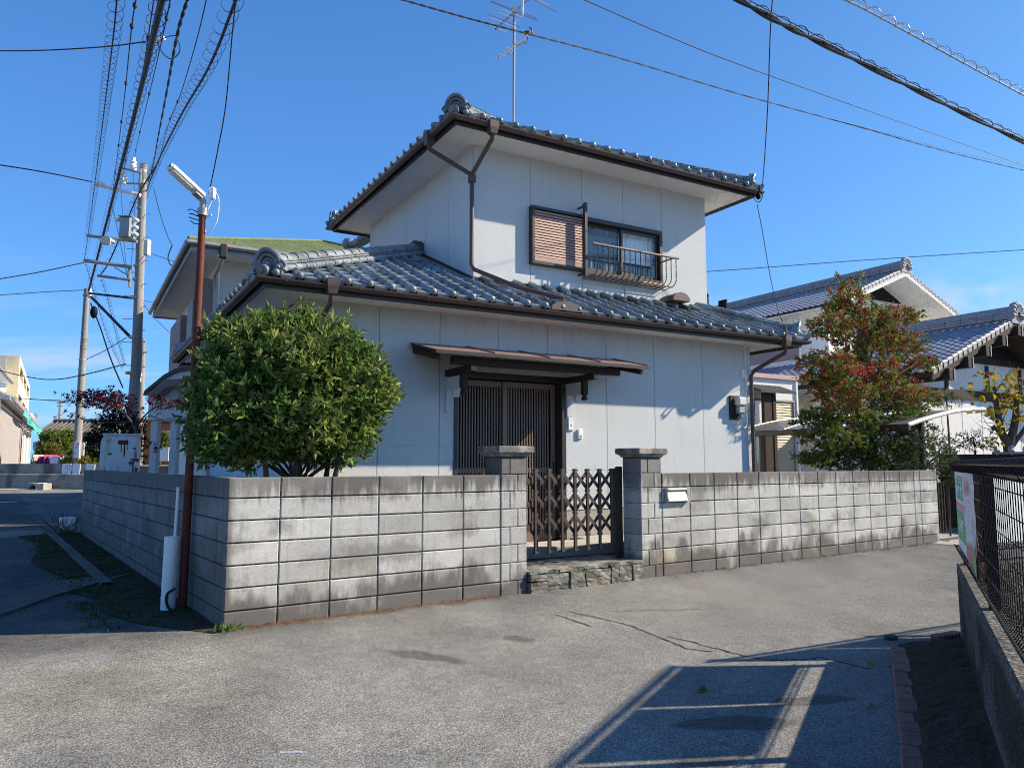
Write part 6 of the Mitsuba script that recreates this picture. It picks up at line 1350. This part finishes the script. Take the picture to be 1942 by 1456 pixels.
# ------------------------------------------------------------------ wires
def wire(label, pts, r, name='cable', mat='cable', twist=0, beads=(), helix=None, n=40, group=None, sag=True):
    p = cat_curve([at(*q) for q in pts], n); m = MB()
    if twist:
        for s in (-1, 1):
            t_ = np.arange(len(p)) * twist; m.tube(p + s * r * .9 * np.c_[np.cos(t_), np.sin(t_) * 0, np.sin(t_)], r * .8, 5, False)
    else: m.tube(p, r, 6, False)
    k = put(name, m, mat, None, smooth=40); lab(k, label, 'cable', group)
    if beads:
        m = MB()
        for b in beads: i = int(b * (len(p) - 1)); m.ball(p[i], r * 3.2, 1, (1, 1, 1.6))
        put('spacer', m, mat, k, kind='stuff')
    if helix:
        R, pitch, rw = helix; L = np.r_[0, np.cumsum(np.linalg.norm(np.diff(p, axis=0), axis=1))]; nn = int(L[-1] / pitch * 9); s = np.linspace(0, L[-1], nn)
        q = np.stack([np.interp(s, L, p[:, i]) for i in range(3)], 1); d = np.gradient(q, axis=0); d /= np.linalg.norm(d, axis=1, keepdims=True); sx = np.cross(d, [0, 0, 1]); sx /= np.linalg.norm(sx, axis=1, keepdims=True); uz = np.cross(sx, d)
        th = s / pitch * 2 * PI; m = MB(); m.tube(q + R * np.cos(th)[:, None] * sx + R * (np.sin(th)[:, None] - .8) * uz * -1, rw, 4, False); put('spiral_hanger', m, mat, k, kind='stuff')
    return k
wire('thick black cable bundle running overhead to the top of the thinner pole', [(318, -40, 6.6), (300, 30, 7.6), (262, 190, 12), (222, 345, 18), (190, 468, 24.5), (168, 552, 28.6)], .036, n=60, helix=(.10, .5, .0045))
wire('thin cable with open spiral hangers left of the thick bundle', [(224, -30, 7.2), (216, 60, 8.4), (205, 150, 10.5), (190, 270, 15), (168, 440, 24), (160, 494, 25.8)], .009, helix=(.085, .32, .003), n=60)
wire('cable bundle with spiral hangers right of the big pole', [(456, -30, 7.0), (440, 20, 7.8), (395, 130, 10), (340, 225, 14), (296, 315, 20), (270, 385, 25.6)], .018, helix=(.11, .42, .0035), n=60)
wire('cable with spiral hangers descending in front of the transformer', [(296, 315, 20), (262, 370, 22), (232, 440, 24), (205, 500, 25), (188, 524, 25.8)], .02, helix=(.08, .3, .0045), n=50)
wire('thin wire with spacers nearest left of the thick bundle', [(264, -30, 7.5), (250, 50, 9), (236, 185, 13), (222, 300, 19), (205, 440, 25)], .008, beads=(.16, .27, .46, .6, .72, .82))
wire('thin wire with spacers running behind the thick bundle', [(296, -30, 7.8), (285, 45, 9), (262, 190, 13), (238, 305, 22), (235, 335, 25.7)], .008, beads=(.3, .52, .75, .93))
wire('thin wire with spacers running to the left insulator of the big pole', [(328, -30, 7.8), (316, 35, 9), (290, 150, 13), (262, 265, 21), (254, 305, 25.7)], .008, beads=(.25, .55, .7, .87))
wire('dark twisted wire running down to the top of the big pole', [(362, -20, 7.5), (336, 68, 9), (318, 165, 12.5), (300, 260, 19), (290, 315, 25), (281, 345, 25.8)], .014, twist=.9, n=90)
wire('thin single wire right of the twisted one', [(396, -20, 7.5), (372, 80, 9.5), (342, 180, 13), (318, 240, 17), (300, 312, 25)], .007, beads=(.55, .72))
wire('service wire running down to the lamp post', [(450, -20, 6.5), (441, 60, 6.8), (428, 200, 7.4), (412, 290, 7.8), (396, 368, 8.2)], .006)
wire('long wire entering at the upper left and ending at a white insulator', [(-20, 97, 14), (80, 96, 13), (200, 89, 12), (280, 79, 11)], .011, n=30)
m = MB(); c = at(303, 76, 10.9)
for k in range(3): m.ball(c + [(-.06 + k * .055), 0, -.02 + k * .02], .035, 1)
solo('insulator', m, 'white_paint', 'white porcelain insulator hanging on a wire left of the top centre', 'insulator', smooth=True)
wire('looping jumper wire under the white insulator', [(298, 80, 10.9), (310, 103, 10.9), (326, 112, 10.9), (340, 100, 10.9), (340, 84, 10.9), (334, 72, 10.9)], .008)
wire('short wire from the white insulator to the twisted wire', [(308, 74, 10.9), (322, 69, 10.8), (336, 68, 10.7)], .007, n=10)
wire('wire pair entering at the left edge and meeting the white cross arm', [(-20, 310, 24), (80, 326, 24.6), (175, 345, 25.6)], .022, n=20)
wire('wire rising from the left edge to the long cross arm', [(-20, 532, 24), (70, 517, 25), (160, 498, 25.7)], .018, n=20)
wire('faint wire from the left edge to the thinner pole', [(-20, 561, 27), (80, 554, 28), (160, 550, 28.8)], .014, n=20)
wire('slack wire crossing low from the left edge to the big pole', [(-20, 698, 30), (60, 716, 29), (110, 719, 28.5), (170, 708, 27.5), (238, 690, 26.1)], .02, n=30)
wire('wire from the thinner pole up to the big pole', [(163, 682, 28.7), (200, 664, 27.5), (240, 640, 26.1)], .014, n=16)
wire('low wire behind the thinner pole', [(-20, 750, 60), (60, 757, 60), (150, 760, 60), (245, 762, 60)], .03, n=20)
wire('lower far wire across the gap beside the apartment block', [(57, 756, 70), (100, 760, 75), (200, 772, 80)], .03, n=16)
wire('guy wire slanting from the thinner pole to the foot of the big pole', [(172, 575, 28.4), (190, 620, 28), (210, 680, 27), (233, 735, 26.3)], .028, n=20)
m = MB(); m.ball(at(178, 592, 28.2), .16, 2, (.8, .8, 1.5)); solo('guy_insulator', m, 'black_metal', 'dark egg-shaped insulator on the guy wire of the thinner pole', 'insulator', smooth=True)
wire('wire with spirals hanging below the lower cross arm', [(162, 498, 25.8), (180, 560, 27), (205, 640, 29), (232, 700, 32)], .008, helix=(.07, .3, .005), n=40)
wire('second hanging wire below the lower cross arm', [(192, 530, 25.8), (205, 570, 27), (222, 640, 30), (236, 690, 33)], .008, helix=(.07, .3, .005), n=40)
wire('thin wire from the white cross arm down to the transformer', [(210, 380, 25.7), (222, 430, 25.7), (236, 500, 25.7), (246, 545, 25.7)], .010, n=16)
wire('thin wire from the upper insulators down past the transformer', [(226, 320, 25.6), (232, 400, 25.6), (236, 470, 25.6), (243, 530, 25.6)], .008, n=16)
wire('thin vertical wire beside the big pole', [(253, 322, 25.6), (255, 400, 25.6), (248, 520, 25.6)], .008, n=16)
wire('service wire from the big pole to the green-roofed house', [(291, 356, 25.5), (305, 410, 24.5), (318, 448, 23.8), (327, 466, 23.4)], .012, n=20)
wire('black service loop at the eave of the green-roofed house', [(326, 466, 23), (319, 486, 23), (322, 500, 22.8), (334, 506, 22.6), (372, 504, 22)], .018, n=24)
wire('wire from the big pole to the eave of the green-roofed house', [(262, 470, 25.6), (290, 482, 25), (330, 496, 24)], .01, n=14)
wire('wire leaving the big pole towards the far pole', [(258, 568, 26), (300, 575, 30), (345, 584, 34)], .012, n=14)
wire('thin diagonal wire behind the green-roofed house', [(262, 560, 26), (290, 600, 28), (332, 640, 30)], .01, n=14)
# right side
wire('thick cable bundle with hangers crossing the upper right sky', [(1370, -18, 7.4), (1470, 38, 7.9), (1550, 78, 8.4), (1700, 152, 9.4), (1830, 216, 10.5), (1970, 283, 12)], .024, twist=.35, n=70, helix=(.045, .36, .005))
wire('messenger wire above the thick bundle in the upper right sky', [(1378, -22, 7.4), (1470, 27, 7.9), (1550, 68, 8.4), (1700, 143, 9.4), (1830, 207, 10.5), (1970, 275, 12)], .006)
wire('pale cable with triangular hangers at the top right corner', [(1570, -14, 8.5), (1640, 18, 8.9), (1740, 72, 9.6), (1850, 132, 10.4), (1970, 196, 11.5)], .012, mat='steel_wire', helix=(.05, .34, .005), n=60)
wire('messenger wire above the pale cable at the top right corner', [(1578, -22, 8.5), (1640, 8, 8.9), (1740, 62, 9.6), (1850, 122, 10.4), (1970, 187, 11.5)], .005, mat='steel_wire')
wire('thin wire crossing the sky from the top centre to the right edge', [(1080, -12, 8), (1250, 62, 9.5), (1400, 122, 11), (1640, 208, 14), (1800, 264, 17), (1970, 324, 21)], .007, n=50)
wire('twisted wire crossing behind the antenna down to the right edge', [(735, -8, 8.5), (880, 33, 9.3), (1010, 67, 10), (1180, 112, 11.5), (1400, 178, 14), (1640, 244, 17.5), (1800, 289, 20.5), (1970, 330, 24)], .009, twist=1.1, n=160)
wire('second thin wire joining the twisted one at the right edge', [(1560, 222, 16.2), (1700, 258, 18.5), (1820, 290, 21), (1970, 322, 24)], .006)
wire('upright drop wire from above to the right corner of the upper roof', [(1466, -15, 9.2), (1461, 60, 9.6), (1456, 200, 10.8), (1450, 300, 12.2), (1446, 352, 13.3)], .008)
wire('green-grey drop wire from the upper roof corner to the lower roof corner', [(1436, 388, 13.4), (1446, 440, 13.6), (1458, 510, 13.8), (1471, 572, 13.9), (1482, 606, 13.9)], .007)
m = MB(); c = at(1438, 372, 13.4)
m.ball(c + [0, 0, .0], .05, 1, (1, 1, 1.3)); m.tube(cat_curve([at(1432, 358, 13.3), at(1428, 372, 13.3), at(1438, 384, 13.35), at(1446, 372, 13.35), at(1440, 360, 13.3)], 20), .008, 5); m.tube([at(1440, 352, 13.3), c], .012, 6); solo('drop_clamp', m, 'black_metal', 'dark wire clamp hanging under the right corner of the upper roof', 'clamp', smooth=True)
wire('wire crossing behind the house to the right edge at gable height', [(1300, 518, 40), (1400, 511, 40), (1660, 492, 40), (1970, 472, 40)], .02, n=20)
wire('cable looping round the right hopper of the lower roof', [(1482, 606, 13.9), (1491, 625, 12.9), (1488, 640, 12.8), (1476, 650, 12.8), (1466, 645, 12.9)], .014, n=20)
# ------------------------------------------------------------------ antenna on the roof
t = thing('antenna', 'tall television antenna mast with two aerials standing on the upper roof', 'antenna'); AY = 13.2
top, bot = at(979, -8, AY), at(974, 245, AY)
m = MB(); m.tube([bot - [0, 0, .5], at(975, 25, AY)], .022, 8); put('mast', m, 'steel_wire', t, smooth=40); m = MB(); m.tube([at(991, 31, AY), at(992, -30, AY)], .018, 8); put('mast', m, 'ivory_metal', t, smooth=40)
m = MB(); m.tube([at(940, 56, AY - .5), at(1004, -2, AY + .5)], .016, 6); put('boom', m, 'dark_bronze', t, smooth=40); m = MB(); m.tube([at(945, 111, AY - .45), at(1006, 62, AY + .4)], .013, 6); put('boom', m, 'bronze', t, smooth=40)
m = MB(); m.box(*sum([[c - .05, c + .05] for c in at(977, 20, AY)], [])); put('balun', m, 'ivory_metal', t)
M('aerial_red', (.30, .15, .13), .5); M('aerial_grey', (.55, .57, .58), .4)
for (x0, y0, x1, y1, mt, dy) in ((931, 2, 1021, 36, 'aerial_red', 0), (931, 4, 1020, 40, 'aerial_red', 0), (950, 18, 990, 34, 'aerial_grey', -.1), (944, 24, 985, 40, 'aerial_grey', -.2), (925, 27, 987, 52, 'aerial_red', -.3), (933, 35, 975, 52, 'aerial_grey', -.35), (922, 44, 960, 62, 'aerial_grey', -.45), (1005, -3, 1057, 24, 'aerial_red', .5), (1004, -6, 1040, 10, 'aerial_grey', .45)):
    m = MB(); m.tube([at(x0, y0, AY + dy), at(x1, y1, AY + dy)], .0065, 5); put('element', m, mt, t)
for k in range(9):
    f = k / 8; x, y = 945 + 61 * f, 111 - 49 * f; m = MB(); m.tube([at(x - 9, y - 4, AY - .45 + .85 * f), at(x + 9, y + 4, AY - .45 + .85 * f)], .0035, 4); put('element', m, 'aerial_grey', t)
m = MB(); m.tube(cat_curve([at(1004, 52, AY + .4), at(1009, 58, AY + .4), at(1008, 66, AY + .4)], 8), .014, 5); m.ball(at(1000, 63, AY + .4), .05, 1, (1.6, 1, .8)); put('feed', m, 'dark_bronze', t)
m = MB(); m.tube(cat_curve([at(976, 91, AY), at(990, 82, AY + .2), at(998, 82, AY + .3), at(1001, 70, AY + .35)], 14), .009, 5); m.tube(cat_curve([at(976, 92, AY), at(967, 102, AY - .1), at(963, 100, AY - .2), at(963, 96, AY - .2)], 10), .009, 5); put('lead', m, 'cable', t)
# small roof piece behind the upper storey
m = MB(); q = at(662, 472, 18.5); 
p0, p1 = at(704, 452, 17.2), at(664, 476, 18.6)
m.tube([p0, p1], .07, 8); put('gutter', m, 'dark_bronze', H, smooth=40)
m = MB()
for s in np.linspace(0, 1, 7): c = p0 * (1 - s) + p1 * s + [0, 0, .12]; m.ball(c, .10, 1)
m.ball(p1 + [-.05, 0, .18], .16, 1); put('rear_eave_tile', m, 'roof_tile', H, smooth=True, kind='stuff')
